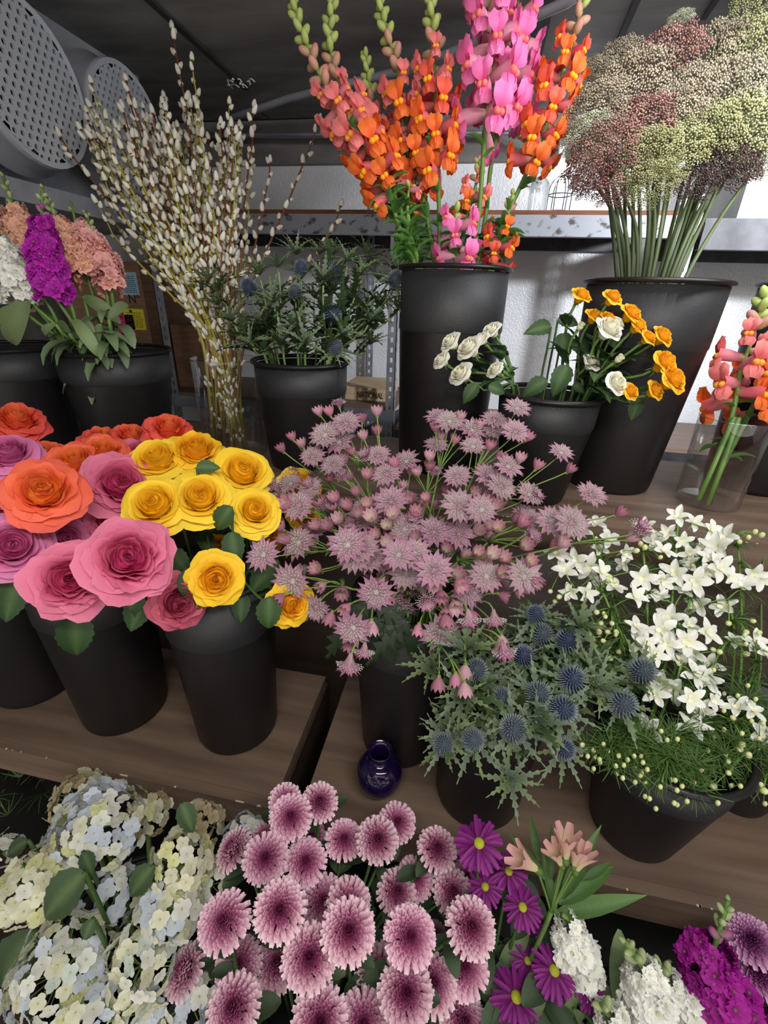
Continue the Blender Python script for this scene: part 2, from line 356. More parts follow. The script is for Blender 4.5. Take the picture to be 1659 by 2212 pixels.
sticker(256,681,287,724,S('#e8407a'),'pink_sticker',S('#6a1030'),6)
carton('narrow brown cardboard box behind the left rack post, beside the willow vase',(pb.x+.03,RY+.12,zl+.001),.22,.2,ony(372,702,RY+.12).z-zl,CARD)
pz=ony(835,838,RY+.12)
t2=carton('flat pale cardboard box with dark printed letters behind the rack posts',(ony(764,850,RY+.1).x-.06,RY+.1,zl+.001),ony(835,850,RY+.1).x-ony(764,850,RY+.1).x+.06,.3,.055,CARD2)
def text_mesh(s,size,mat,name):
    cu=bpy.data.curves.new(name,'FONT'); cu.body=s; cu.size=size; cu.extrude=.0006
    o=bpy.data.objects.new('tmp',cu); C.objects.link(o); dg=bpy.context.evaluated_depsgraph_get()
    me=bpy.data.meshes.new_from_object(o.evaluated_get(dg)); bpy.data.objects.remove(o); me.materials.clear(); me.materials.append(mat); return me
INK=flat_mat('dark_ink',(.02,.017,.015),.6)
try:
    O('lettering',text_mesh('NATIONAL',.038,INK,'lettering'),t2,Matrix.Translation((.075,-.001,.012))@Matrix.Rotation(PI/2,4,'X')@Matrix.Diagonal((.62,1,1,1)))
    O('lettering',text_mesh('Nº',.05,INK,'lettering'),t,Matrix.Translation((ony(272,655,RY).x-bx0,-.001,ony(272,655,RY+.02).z-zl))@Matrix.Rotation(PI/2,4,'X'))
except Exception as e: print('text',e)
# white foam blocks upper right
for i,(a,c_,lab) in enumerate((((1590,455),(1700,372),'white foam block on the top rack shelf at the far right'),)):
    p=ony(*a,RY+.12); q=ony(*c_,RY+.12); b=MB(); zb=zt-.02
    b.box((p.x,RY+.1,zb+.001),(q.x+.1,RY+.4,zb+.13)); o=part(b,'foam_block',FOAM,None,False); o['label']=lab; o['category']='block'
    b=MB(); b.box((p.x+.03,RY+.12,zb+.131),(q.x+.12,RY+.38,zb+.22)); o=part(b,'foam_block',FOAM,None,False); o['label']='smaller white foam block stacked on the lower one, far right'; o['category']='block'
# ceiling lamp with spiral bulb, glass dome and wire guard
lp=ony(1213,330,WY-.1)
t=T('bare_bulb_lamp','spiral energy saving bulb in a grey lamp holder high on the back wall','lamp',(lp.x,lp.y,ony(1213,316,WY-.1).z))
b=MB(); b.lathe([(0,.03),(.030,.03),(.034,.0),(.036,-.004),(.0,-.004)],20); b.tube([(0,0,.02),(0,.1,.02)],.012,8); part(b,'lamp_holder',GREYP,t)
b=MB(); b.lathe([(.013,-.004),(.014,-.03),(.018,-.04),(.018,-.055),(0,-.056)],16); part(b,'bulb_base',FOAM,t)
b=MB(); P=[(.017*math.cos(a*PI/6),.017*math.sin(a*PI/6),-.056-a*.0016) for a in range(0,42)]; b.tube(P,.0062,7); part(b,'spiral_tube',LAMP,t)
point('bulb_light',(lp.x,lp.y-.05,ony(1213,365,WY-.1).z-.02),.6,.03,(.95,.98,1))
g=ony(1158,457,RY+.06); b=MB(); r=.033
b.lathe([(r,0),(r,.07)]+[(r*math.cos(a*PI/16),.07+r*math.sin(a*PI/16)) for a in range(1,9)],24)
b.lathe([(r+.002,0),(r+.002,.004)],24)
o=part(b,'glass_dome',GLASS,None,True,M=Matrix.Translation((g.x,RY+.06,zt+.001))); o['label']='clear glass lamp dome standing upside down on the top rack shelf'; o['category']='lamp dome'
g=ony(1204,457,RY+.06); b=MB(); r=.038
for k in range(3):
    a=k*PI/3; P=[(r*math.cos(a),r*math.sin(a),0),(r*math.cos(a),r*math.sin(a),.06)]+[(r*math.cos(q)*math.cos(a),r*math.cos(q)*math.sin(a),.06+.045*math.sin(q)) for q in [j*PI/10 for j in range(1,10)]]+[(-r*math.cos(a),-r*math.sin(a),.06),(-r*math.cos(a),-r*math.sin(a),0)]
    b.tube(P,.0014,5)
for zz in (.002,.05): b.tube([(r*math.cos(q*PI/12),r*math.sin(q*PI/12),zz) for q in range(25)],.0014,5)
o=part(b,'wire_lamp_guard',DARKST,None,True,M=Matrix.Translation((g.x,RY+.06,zt+.001))); o['label']='dark wire lamp guard cage on the top rack shelf beside the glass dome'; o['category']='lamp guard'
# evaporator unit, hung from the ceiling at left
FX=-1.15; FZc=1.845
t=T('evaporator_unit','grey ceiling cooling unit with round mesh fan guards at upper left','cooling unit',(FX-.12,1.4,CZ))
b=MB(); b.box((-.40,-.95,-.40),(.07,.38,0)); part(b,'casing',GREYP,t,False)
b=MB(); b.add([(-.4,-.95,-.42),(.13,-.95,-.405),(.13,.42,-.405),(-.4,.42,-.42),(-.4,-.95,-.45),(.12,-.95,-.45),(.12,.42,-.45),(-.4,.42,-.45)],[(0,1,2,3),(4,7,6,5),(0,4,5,1),(1,5,6,2),(2,6,7,3)],(0,0,0)); part(b,'drain_pan',GREYP,t,False)
gb=MB(); Rf=.158; nn=22
def hexgrid():
    # stamped guard: rows of struts leaving round-cornered holes
    st=.0205
    for i in range(-11,12):
        for j in range(-11,12):
            x=(i+.5*(j&1))*st; z=j*st*.87
            if math.hypot(x,z)>Rf-.012: continue
            r0,r1=st*.30,st*.58; V=[];n=6
            for rr,yy in ((r1,0),(r0,0),(r0,-.006)):
                for k in range(n): a=2*PI*(k+.5)/n; V.append((yy,x+rr*math.cos(a),z+rr*math.sin(a)))
            Fq=[(k,(k+1)%n,n+(k+1)%n,n+k) for k in range(n)]+[(n+k,n+(k+1)%n,2*n+(k+1)%n,2*n+k) for k in range(n)]
            gb.add(V,Fq,(0,0,0))
hexgrid()
XM=Matrix(((0,0,1,0),(0,1,0,0),(-1,0,0,0),(0,0,0,1)))
gb.lathe([(Rf-.012,.0),(Rf,.002),(Rf+.002,-.004),(Rf+.002,-.012)],40,M=XM)
gme=gb.mesh('fan_guard',GUARD,False)
db=MB(); db.lathe([(Rf+.001,0),(Rf+.003,-.06),(Rf+.02,-.075),(Rf+.02,-.08)],40,M=XM); dme=db.mesh('fan_drum',GREYP)
vb=MB(); vb.lathe([(0,-.02),(Rf-.002,-.02)],24,M=XM); vme=vb.mesh('dark_opening',DARK,False)
fb=MB()
for k in range(4):
    a=k*PI/2; fb.addm(strip(.13,.09,0,0,.1,lambda v:.5+.5*v,(0,0,0)),Matrix.Rotation(a,4,'X')@XM@Matrix.Rotation(.4,4,'X'))
fme=fb.mesh('fan_blades',DARKST)
for y in (1.19,1.525,.8):
    M=Matrix.Translation((.12+.07,y-1.4,FZc-CZ)); d=O('fan_drum',dme,t,M); O('fan_guard',gme,d); O('dark_opening',vme,d,Matrix.Translation((-.03,0,0))); O('fan_blades',fme,d,Matrix.Translation((-.035,0,0)))
# ================================================================== buckets
def bucket(label,x,y,z,r,R,h,group=None,band=.72,name='flower_bucket'):
    t=T(name,label,'bucket',(x,y,z))
    rb=r+(R-r)*band
    b=MB(); b.lathe([(0,.001),(r-.008,.001),(r-.002,.004),(r,.012),(rb,h*band)],48); part(b,'body',BLACK,t)
    b=MB(); b.lathe([(rb,h*band),(rb+.002,h*band+.004),(R-.004,h-.006),(R-.007,h-.006),(rb-.002,h*band),(r-.004,.012),(0,.008)],48); part(b,'upper_band',BAND,t,label='slightly wider scuffed upper band')
    b=MB(); P=[]
    n=10
    prof=[(R-.002+.006*math.cos(2*PI*k/n),h+.005*math.sin(2*PI*k/n)) for k in range(n+1)]
    b.lathe(prof,48); part(b,'rim',BLACK,t,label='rolled rim')
    b=MB(); b.lathe([(0,h*.5),(r+(R-r)*.5-.006,h*.5)],24); part(b,'water',DARK,t)
    return t
BK={}
def bk(key,label,x,y,z,r,R,h,**k): BK[key]=(Vector((x,y,z)),r,R,h); return bucket(label,x,y,z,r,R,h,**k)
bk('B1','black bucket at the far left of the middle shelf, under lilac and orange roses',-.90,.60,ZM,.083,.105,.385)
bk('B2','black bucket on the middle shelf under the large pink garden roses',-.660,.585,ZM,.083,.105,.385)
bk('B3','black bucket with a pale streak of light, under the yellow roses',-.402,.595,ZM,.080,.100,.385)
bk('B4','black bucket behind the violet vase, holding the pink masterwort',-.065,.635,ZM,.075,.095,.36)
bk('B5','dark bucket in the middle of the middle shelf under the blue sea holly',.095,.555,ZM,.076,.086,.27)
bk('B6','wide black bucket under the tall white blossom, right part of middle shelf',.363,.555,ZM,.070,.108,.235)
bk('B7','small dark bucket at the far right of the middle shelf under green sprays',.57,.655,ZM,.055,.085,.20)
bk('SN','tall black bucket of snapdragons in the middle of the upper shelf',-.06,1.134,ZU,.105,.122,.452)
bk('QA','tall flared black bucket holding the brown and green lace umbels',.352,1.117,ZU,.098,.135,.435)
bk('SP','low black bucket with white and yellow spray roses hanging over its rim',.162,.975,ZU,.069,.104,.225)
bk('TH','black bucket of sea holly on the upper shelf, right of the glass willow vase',-.396,1.045,ZU,.086,.112,.25)
bk('ST','wide black bucket of peach and magenta stock on the upper shelf at left',-.90,1.05,ZU,.10,.135,.25)
bk('LB','black bucket at the left edge of the upper shelf, beside the stock bucket',-1.16,1.0,ZU,.10,.13,.25)
bk('RB','tall black bucket cut off at the right edge of the photo, upper shelf',.70,1.19,ZU,.09,.115,.44)
for k,(x,y,r,R,h,lab) in {'H1':(-.42,.26,.09,.12,.28,'dark bucket on the lowest shelf under the left hydrangeas'),'C1':(-.13,.24,.09,.12,.30,'dark bucket on the lowest shelf under the pink chrysanthemums'),
    'D1':(.12,.26,.07,.10,.32,'dark bucket on the lowest shelf under the purple daisies'),'S1':(.33,.27,.07,.10,.30,'dark bucket on the lowest shelf under the white and magenta stock'),
    'C2':(.52,.27,.07,.10,.34,'dark bucket at the lower right corner under the mauve chrysanthemums')}.items():
    bk(k,lab,x,y,.24,r,R,h)
# glass vases
def vase(label,x,y,z,r,R,h,wat,name='glass_vase'):
    t=T(name,label,'vase',(x,y,z))
    b=MB(); b.lathe([(0,.012),(r-.006,.012),(r,.006),(R,h)],48); part(b,'glass_wall',GLASS,t)
    b=MB(); b.lathe([(R+.0012*math.cos(q*PI/3),h+.0012*math.sin(q*PI/3)) for q in range(7)],48); part(b,'glass_lip',FOAM if False else GLASS,t)
    rw=r+(R-r)*wat-.0035
    b=MB(); b.lathe([(rw+.002,h*wat+.002),(rw-.001,h*wat),(0,h*wat)],40); part(b,'water',WATER,t)
    return t
vase('tall clear glass cylinder vase holding the pussy willow',-.60,1.067,ZU,.078,.083,.243,.35); BK['WV']=(Vector((-.60,1.067,ZU)),.074,.08,.243)
vase('clear glass vase of coral snapdragons with water, at the right edge of upper shelf',.547,1.034,ZU,.061,.067,.19,.42); BK['GV']=(Vector((.547,1.034,ZU)),.058,.062,.19)
p=onz(820,1690,ZM)
t=T('violet_glass_vase','small round dark violet glass vase with short neck on the middle shelf','vase',(p.x,.522,ZM))
b=MB(); rr=.043; b.lathe([(0,.0)]+[(rr*math.sin(a),rr-rr*math.cos(a)) for a in [PI*(.12+.70*k/12) for k in range(13)]]+[(.016,.078),(.017,.09),(.022,.102),(.020,.102),(.014,.09),(.013,.07)],32); part(b,'vase_body',VIOLET,t)
# ================================================================== plants
G1,G2,G3=S('#5c7a3a'),S('#3f5a2c'),S('#86a04c')
def lf(name,L,Wd,e0,e1,c0,c1,cup=.35,nu=4,nv=6,shape=None,tw=0,ruf=0,cm=None,mat=None): return sm(strip(L,Wd,e0,e1,cup,shape,c0,c1,nu,nv,ruf,tw,0,cm),name,mat or LEAF)
def leafshape(v): return (math.sin(PI*min(v*.97+.02,1)**.72)**.9)*(1.08-.3*v)
def serr(v): return leafshape(v)*(1+.06*(1 if int(v*13+.5)%2 else -1))
def vein(c0,c1): return lambda u,v: mixc(c1,c0,min(1,abs(u)*2.2+.1))
ROSELEAF=[lf('leaf',1,.60,.3,-.5,G2,G2,.30,4,13,serr,cm=vein(S('#2f4a26'),S('#4c6636'))),lf('leaf',1,.62,.1,-.9,G2,G2,.25,4,13,serr,cm=vein(S('#3a5730'),S('#557040')),tw=.1)]
def stem_mb(path,r0,r1,col,n=6,col2=None):
    b=MB(); m=len(path); b.tube(path,[r0+(r1-r0)*i/(m-1) for i in range(m)],n,[mixc(col,col2 or col,i/(m-1)) for i in range(m)]); return b
def base_in(key,k=.55):
    c,r,R,h=BK[key]; a=R_.uniform(0,2*PI); q=R_.uniform(.1,k)*r
    return Vector((c.x+q*math.cos(a),c.y+q*math.sin(a),c.z+.02))
def rim_pt(key,head,k=.72):
    c,r,R,h=BK[key]; d=Vector((head.x-c.x,head.y-c.y,0)); 
    if d.length>R*k: d=d.normalized()*R*k
    return Vector((c.x+d.x,c.y+d.y,c.z+h+.005))
def stem_path(key,head,hd,n=7,k=.72,pull=.05):
    c,r,R,h=BK[key]
    rp=rim_pt(key,head,k); 
    bs=Vector((c.x*.6+rp.x*.4,c.y*.6+rp.y*.4,c.z+.03))
    bs=base_in(key) if (rp-c).length<.01 else bs
    P=bez3(rp,rp+(rp-bs).normalized()*.05,head-hd*pull,head,n)
    return [bs]+P
def tocam(p): return (EYE-p).normalized()
UP=Vector((0,0,1))
# ---- roses
RINGS=[(2,.06,.76,.03,2.8,.0),(3,.13,.76,.05,1.9,.01),(3,.21,.75,.09,1.7,.02),(4,.30,.73,.13,1.35,.03),(4,.40,.69,.18,1.3,.05),(5,.51,.62,.22,1.12,.08),(5,.64,.50,.25,1.1,.12),(5,.78,.33,.26,1.22,.17),(6,.92,.10,.25,1.15,.2)]
def rose_petal(ring,ci,ce,ruf,seed,cb=None):
    n,Rt,zt_,rb,half,curl=RINGS[ring]; V=[];CC=[];nu,nv=10,7; rg=random.Random(seed); ph=rg.uniform(0,6); pt=rg.uniform(.01,.045)
    for i in range(nv+1):
        v=i/nv
        for j in range(nu+1):
            u=-1+2*j/nu; vv=v*(1-(.09 if ring>5 else .15)*u*u*(1 if ring>1 else .3))
            a=u*half*(.45+.55*math.sin(PI*min(1,v*.62))); rr=rb+(Rt-rb)*(math.sin(vv*PI/2)**.8 if ring<6 else vv**.9)+.07*Rt*u; z=-.38+(zt_+.38)*(math.sin(vv*PI/2)**.8 if ring>6 else vv)
            k=max(0,(vv-.68)/.32); rr+=curl*k*k; z-=curl*.75*k*k
            if v>.9: z+=-.0; rr+=pt*math.exp(-u*u*9)*(1 if ring>3 else .2)
            w=(ruf+.012)*vv**2*(.35+Rt); rr+=w*.8*math.sin(u*5+ph)+w*.25*math.sin(u*11+ph*2); z+=w*math.cos(u*6+ph)*.7
            V.append((rr*math.cos(a),rr*math.sin(a),z))
            e=vv**2.2; CC.append(mixc(ci,ce,e) if cb is None else cb(vv,u,ring))
    Fs=[(i*(nu+1)+j,i*(nu+1)+j+1,(i+1)*(nu+1)+j+1,(i+1)*(nu+1)+j) for i in range(nv) for j in range(nu)]
    return sm((V,Fs,CC),'petal',ROSE)
class RoseKind:
    def __init__(s,inner,outer,edge,ruf,rings=range(9),redge=None):
        s.m={}; s.rings=list(rings); s.ruf=ruf
        for r in s.rings:
            k=r/8; ci=mixc(inner,outer,k); ce=mixc(ci,edge,.35+.5*k); s.m[r]=[rose_petal(r,ci,ce,ruf*(1+.4*(r>4)),r*7+q) for q in range(3)]
        b=MB(); b.addm(ball(.05,8,5,inner,2.2),Matrix.Translation((0,0,.36))); b.lathe([(.0,.50),(.14,.50),(.26,.46),(.36,.38),(.44,.22),(.42,.0),(.3,-.25)],14,mixc(inner,outer,.5)); b.addm(ball(.24,10,5,G1,1.0),Matrix.Translation((0,0,-.42)))
        for q in range(5): b.addm(strip(.62,.16,-.1,-1.3,.2,lambda v:1-v*.9,G1,G3),Matrix.Translation((0,0,-.36))@Matrix.Rotation(q*2*PI/5,4,'Z'))
        s.core=b.mesh('bloom',PETAL)
Y1,Y2,Y3=S('#ffc41c'),S('#ffd010'),S('#ffe14a')
KINDS={'yellow':RoseKind(Y1,Y2,Y3,.012),'yellow2':RoseKind(S('#f59c08'),S('#ffc51c'),S('#ffd83a'),.045),
 'orange':RoseKind(S('#ffae3a'),S('#ff7a30'),S('#f56a62'),.05),'coral':RoseKind(S('#ff9c3c'),S('#fa6434'),S('#ee5a60'),.05),
 'lilac':RoseKind(S('#cc3f80'),S('#e268ac'),S('#f09cc8'),.012),'pink':RoseKind(S('#d02f72'),S('#da4a80'),S('#ee90aa'),.06),
 'dusty':RoseKind(S('#b03058'),S('#c0486a'),S('#cf6a7c'),.05),
 'cream':RoseKind(S('#e8e4b8'),S('#f4f2e2'),S('#fbfaf2'),.03,(1,2,4,5,6,7)),'gold':RoseKind(S('#f2a010'),S('#ffbc14'),S('#ffd040'),.035,(1,2,4,5,6,7)),
 'creambud':RoseKind(S('#dce0a4'),S('#eef0d4'),S('#f6f6e6'),.02,(0,1,2,3,4))}
def rose(label,kind,px,py,rpx,key,Rr=.047,t=None,out=.4,up=.45,cm=1.2,group=None,leaves=2,cat='rose',name='rose',zb=None,elong=1.0,face=None):
    t=t or Rr*F/rpx; s=rpx*t/F; head=AT(px,py,t); c=BK[key][0]; rimc=Vector((c.x,c.y,c.z+BK[key][3]))
    d=head-rimc; d=d.normalized()*out+UP*up+tocam(head)*cm
    if face: d+=Vector(face)
    d.normalize()
    th=T(name,label,cat,BK[key][0]+Vector((0,0,.02)),group); o0=th.location.copy()
    K=KINDS[kind]; hp=head-d*s*.1
    P=stem_path(key,hp-d*s*.5,d,7); part(stem_mb([p-o0 for p in P],.0032,.0026,G2,6,G1),'stem',STEM,th)
    bl=O('bloom',K.core,th,FZ(hp-o0,d,R_.uniform(0,6),s*1.0))
    a0=0
    for r in K.rings:
        n=RINGS[r][0]; a0+=.6
        for q in range(n):
            tl=Matrix.Rotation(R_.uniform(-.05,.05)*(1+K.ruf*8),4,'Y'); sc=R_.uniform(.94,1.05)
            O('petal',R_.choice(K.m[r]),bl,Matrix.Rotation(a0+q*2*PI/n+R_.uniform(-.1,.1),4,'Z')@tl@Matrix.Scale(sc,4))
    for q in range(leaves):
        k=R_.uniform(.4,.85); p=P[int(k*(len(P)-1))]; a=R_.uniform(0,2*PI); dd=Vector((math.cos(a),math.sin(a),R_.uniform(-.3,.5)))+(head-rimc).normalized()*.8
        O('leaf',R_.choice(ROSELEAF),th,FR(p-o0,dd,UP,R_.uniform(.045,.065)))
    return th
def leaf_at(px,py,t,key,L,dirpx,mesh,label='',catg=None):
    pass
ROSES=[ # px,py,r,kind,bucket,label,(t)
(38,913,54,'coral','B1','red-orange ruffled rose, highest at the left edge of the rose display',None,(-.1,.2,.8)),
(22,985,58,'lilac','B1','lilac pink rose seen from the side below the red-orange rose at left edge',None,(-.5,0,.6)),
(14,1050,42,'lilac','B1','small lilac rose at left edge, left of the big orange rose',.80,None),
(-8,1092,40,'lilac','B1','lilac rose cut off by the left edge beside the orange rose',.78,None),
(95,1064,74,'orange','B2','large open orange rose with golden centre at left',.62,None),
(96,985,40,'orange','B2','peach rose half hidden behind the large orange rose',.84,None),
(165,1008,62,'orange','B2','orange rose with pink rims between the golden-centred orange roses',.76,(-.3,0,.2)),
(225,982,50,'orange','B2','orange rose with golden centre, up behind the pink roses',.80,(0,0,.4)),
(225,955,44,'coral','B2','coral pink ruffled rose at the very back above the orange ones',.92,(0,.3,.6)),
(286,950,46,'coral','B2','coral rose with torn rim behind the top yellow roses',.88,(0,.3,.6)),
(366,932,50,'coral','B3','orange rose seen from the side, highest above the yellow roses',.86,(.3,.2,.9)),
(300,985,42,'pink','B2','magenta pink rose squeezed behind the leftmost top yellow rose',.85,None),
(28,1180,70,'lilac','B1','lilac rose with spiral heart, lower left edge',.62,(0,0,-.2)),
(142,1168,52,'lilac','B1','smaller lilac rose with tight spiral between two big pink roses',.70,None),
(262,1048,72,'pink','B2','pink ruffled rose left of the yellow roses, below the orange ones',.72,(.1,0,.1)),
(192,1092,48,'pink','B2','dusty pink rose tucked between the orange and ruffled pink roses',.78,(0,0,-.3)),
(243,1133,54,'pink','B2','rose pink bloom half hidden above the largest pink rose',.74,None),
(277,1207,86,'pink','B2','largest pink garden rose with quartered heart, below the yellow pair',.58,(0,0,-.15)),
(152,1252,78,'pink','B2','lowest large pink garden rose, left of the largest one',.58,(-.1,0,-.35)),
(385,1300,58,'dusty','B2','dusky crimson rose hanging low between the buckets',.66,(.1,0,-.7)),
(343,998,62,'yellow','B3','yellow rose leftmost in the top yellow row',.75,(-.2,0,.2)),
(423,978,58,'yellow2','B3','yellow rose with a torn petal, middle of the top yellow row',.77,(.1,0,.8)),
(523,1022,62,'yellow','B3','yellow rose at the right end of the top yellow row, above the dark leaf',.74,(.2,0,.1)),
(337,1093,66,'yellow','B3','open yellow rose leftmost of the middle yellow pair',.66,(-.2,0,-.1)),
(434,1078,64,'yellow','B3','open yellow rose right of the middle yellow pair',.68,None),
(550,1105,52,'yellow','B3','deeper yellow rose beside the masterwort, right of the dark leaf',.70,(.1,0,-.2)),
(466,1250,56,'yellow2','B3','single yellow rose hanging low with pointed lower petals',.66,(0,0,-.6)),
(628,1303,50,'yellow2','B3','yellow rose half behind masterwort, lowest at right of the roses',.70,(.3,0,-.6)),
(648,1055,46,'yellow2','B3','golden rose showing through the masterwort blossoms',.84,(.3,0,0)),
(655,1112,36,'yellow2','B3','golden rose fragment low behind the masterwort blossoms',.86,(.3,0,0)),
(468,1178,28,'yellow2','B3','small shadowed golden rose behind the dark green leaf',.80,None),
(580,1160,32,'yellow2','B3','small golden rose under the rightmost yellow rose',.80,None)]
shootB4=1
for px,py,r,k,key,lab,t_,fc in ROSES: rose(lab,k,px,py,r,key,t=t_,face=fc,leaves=2)
# separate cut leaves that show clearly between the roses belong to rose shoots
def shoot(label,key,items,cat='foliage',r=.0022,col=G2,meshes=None,name='leafy_shoot',group=None):
    # items: list of (px,py,t,length,tip_px,tip_py) leaf base pixel and tip pixel
    th=T(name,label,cat,BK[key][0]+Vector((0,0,.02)),group); o0=th.location.copy(); b=MB(); meshes=meshes or ROSELEAF
    for (px,py,t,px2,py2,dt) in items:
        a=AT(px,py,t); e=AT(px2,py2,t+dt); P=stem_path(key,a,(a-BK[key][0]).normalized(),6)
        b.tube([p-o0 for p in P],r,5,col)
        d=e-a; L=d.length; O('leaf',R_.choice(meshes),th,FR(a-o0,d,tocam(a)+UP*.4,L*1.08))
    part(b,'stem',STEM,th); return th
shoot('drooping dark green rose leaf below the lowest pink rose','B2',[(162,1325,.62,165,1420,.02)])
shoot('dark rose leaves at the left edge over the leftmost bucket','B1',[(38,1250,.64,10,1345,.0),(20,1240,.66,-20,1330,0)])
shoot('bunch of folded dark rose leaves below the largest pink rose','B2',[(300,1270,.64,268,1340,0),(315,1280,.66,280,1365,0),(330,1260,.66,300,1350,0)])
shoot('broad dark green leaves between the yellow roses','B3',[(500,1095,.66,455,1150,0),(500,1150,.68,510,1225,0),(365,1190,.70,412,1240,0),(405,1230,.66,430,1315,0),(425,1010,.68,472,1005,0)])
shoot('glossy pointed dark rose leaf beside the lowest right yellow rose','B3',[(582,1290,.66,578,1372,0),(600,1210,.72,540,1280,0),(520,1280,.72,520,1345,0)])
# ---- spray roses
SPR=[(1063,716,22,'cream'),(1016,754,30,'cream'),(975,741,23,'cream'),(955,780,20,'cream'),(998,810,27,'cream'),(1071,800,19,'cream'),(1042,733,18,'cream'),
(1312,714,31,'cream'),(1276,786,21,'cream'),(1328,830,27,'cream'),(1253,706,14,'creambud'),(1336,776,15,'creambud'),(1330,700,18,'cream'),
(1254,641,22,'gold'),(1321,645,22,'gold'),(1283,686,21,'gold'),(1361,680,25,'gold'),(1376,706,22,'gold'),(1427,729,25,'gold'),(1432,786,31,'gold'),(1449,822,33,'gold'),(1359,847,21,'gold'),(1312,690,18,'gold'),(1398,731,19,'gold'),(1412,845,22,'gold')]
SPL=rank_labels([(p[0],p[1]) for p in SPR],lambda i:{'cream':'creamy white spray rose','gold':'golden yellow spray rose','creambud':'half-open cream spray rose bud'}[SPR[i][3]],38,'the spray rose bucket')
for i,(px,py,r,k) in enumerate(SPR):
    rose(SPL[i],k,px,py,r*1.15,'SP',t=(.90 if px<1150 else .86 if px<1300 else .82)+.03*(R_.random()-.5),name='spray_rose',leaves=2,face=((-.5 if px<1150 else .5),0,.2),cm=.6)
shoot('dark green rose leaves arching over the rim of the spray rose bucket','SP',[(1190,705,.90,1135,718,0),(1205,690,.92,1250,700,0),(1215,720,.9,1222,780,0),(1225,790,.88,1195,850,0),(1180,820,.87,1130,850,0),(1240,830,.88,1262,850,0),(1350,720,.9,1395,735,0),(1360,790,.9,1405,760,0),(1030,830,.86,1000,868,0),(1055,835,.86,1098,845,0),(1290,800,.9,1330,760,0),(1380,860,.87,1365,905,0),(1270,760,.92,1225,735,0),(1085,745,.92,1080,780,0),(1300,745,.92,1350,760,0)])
# ---- generic floret meshes
def floret_star(n,L,Wd,e0,e1,cup,c0,c1,name,shape=None,center=None,ruf=0,layers=1,nu=3,nv=4):
    b=MB()
    for l in range(layers):
        for k in range(n):
            M=Matrix.Rotation(2*PI*(k+.5*l)/n+R_.uniform(-.12,.12),4,'Z')@Matrix.Rotation(R_.uniform(-.12,.12),4,'Y')@Matrix.Scale(1-.28*l,4)
            b.addm(strip(L,Wd,e0+.35*l,e1+.35*l,cup,shape,c0,c1,nu,nv,ruf,0,k*2.1),M)
    if center: b.addm(ball(center[0],7,4,center[1],.8),Matrix.Translation((0,0,center[0]*.5)))
    return b.mesh(name,PETAL)
rnd=lambda v: math.sin(PI*min(.08+v*.80,1))**.6
# ---- snapdragons
def snap_mesh(c_tube,c_lip,c_edge):
    b=MB()
    b.tube([(0,0,0),(.25,0,.02),(.5,0,.03),(.72,0,.02)],[.10,.17,.20,.20],8,[mixc(G3,c_tube,.5),c_tube,c_tube,mixc(c_tube,c_lip,.6)],False)
    for s_ in (-1,1):   # upper lip, two lobes standing up and back
        b.addm(strip(.58,.50,.35,1.9,.25,rnd,c_lip,c_edge,4,6,.09,0,s_*2),Matrix.Translation((.62,.06*s_,.08))@Matrix.Rotation(.55*s_,4,'X')@Matrix.Rotation(.28*s_,4,'Z'))
    for a in (-.8,0,.8):  # lower lip, three lobes folding down
        b.addm(strip(.50,.40,-.35,-2.1,-.2,rnd,c_lip,c_edge,3,5,.09,0,a*3),Matrix.Translation((.62,.07*a,-.06))@Matrix.Rotation(a*.85,4,'Z'))
    return b.mesh('floret',PETAL)
def throat_mesh(c):
    b=MB()
    for s_ in (-1,1): b.addm(ball(.11,8,5,c,.85,mixc(c,(1,.75,.1),.35)),Matrix.Translation((.70,.065*s_,-.05))@Matrix.Rotation(.5,4,'Y')@Matrix.Diagonal((1.15,.9,1,1)))
    return b.mesh('throat',PETAL)
budm={}
def bud_mesh(key,c0,c1):
    if key not in budm:
        b=MB(); b.addm(ball(.2,7,6,c0,1.7,c1),Matrix.Translation((.3,0,0))@Matrix.Rotation(PI/2,4,'Y'))
        for q in range(3): b.addm(strip(.3,.14,.5,.1,.2,None,G3,G3,2,3),Matrix.Rotation(q*2.1,4,'X'))
        budm[key]=b.mesh('bud',PETAL)
    return budm[key]
SNP={'orange':[snap_mesh(S('#e0707a'),S('#ea5c28'),S('#f0803a')),throat_mesh(S('#ffab10'))],'coral':[snap_mesh(S('#e890a0'),S('#dc6266'),S('#ee8e88')),throat_mesh(S('#f79a3a'))],
 'red':[snap_mesh(S('#d85060'),S('#e4502a'),S('#e86a5a')),throat_mesh(S('#ffb010'))],'pink':[snap_mesh(S('#e8a0b4'),S('#e85aa0'),S('#f48ac0')),throat_mesh(S('#ec5a80'))]}
SLEAF=[lf('leaf',1,.30,.5,-.7,S('#4c7a36'),S('#6d9c4c'),.4),lf('leaf',1,.34,.2,-1.2,S('#3f6a30'),S('#5c8c40'),.4,tw=.2)]
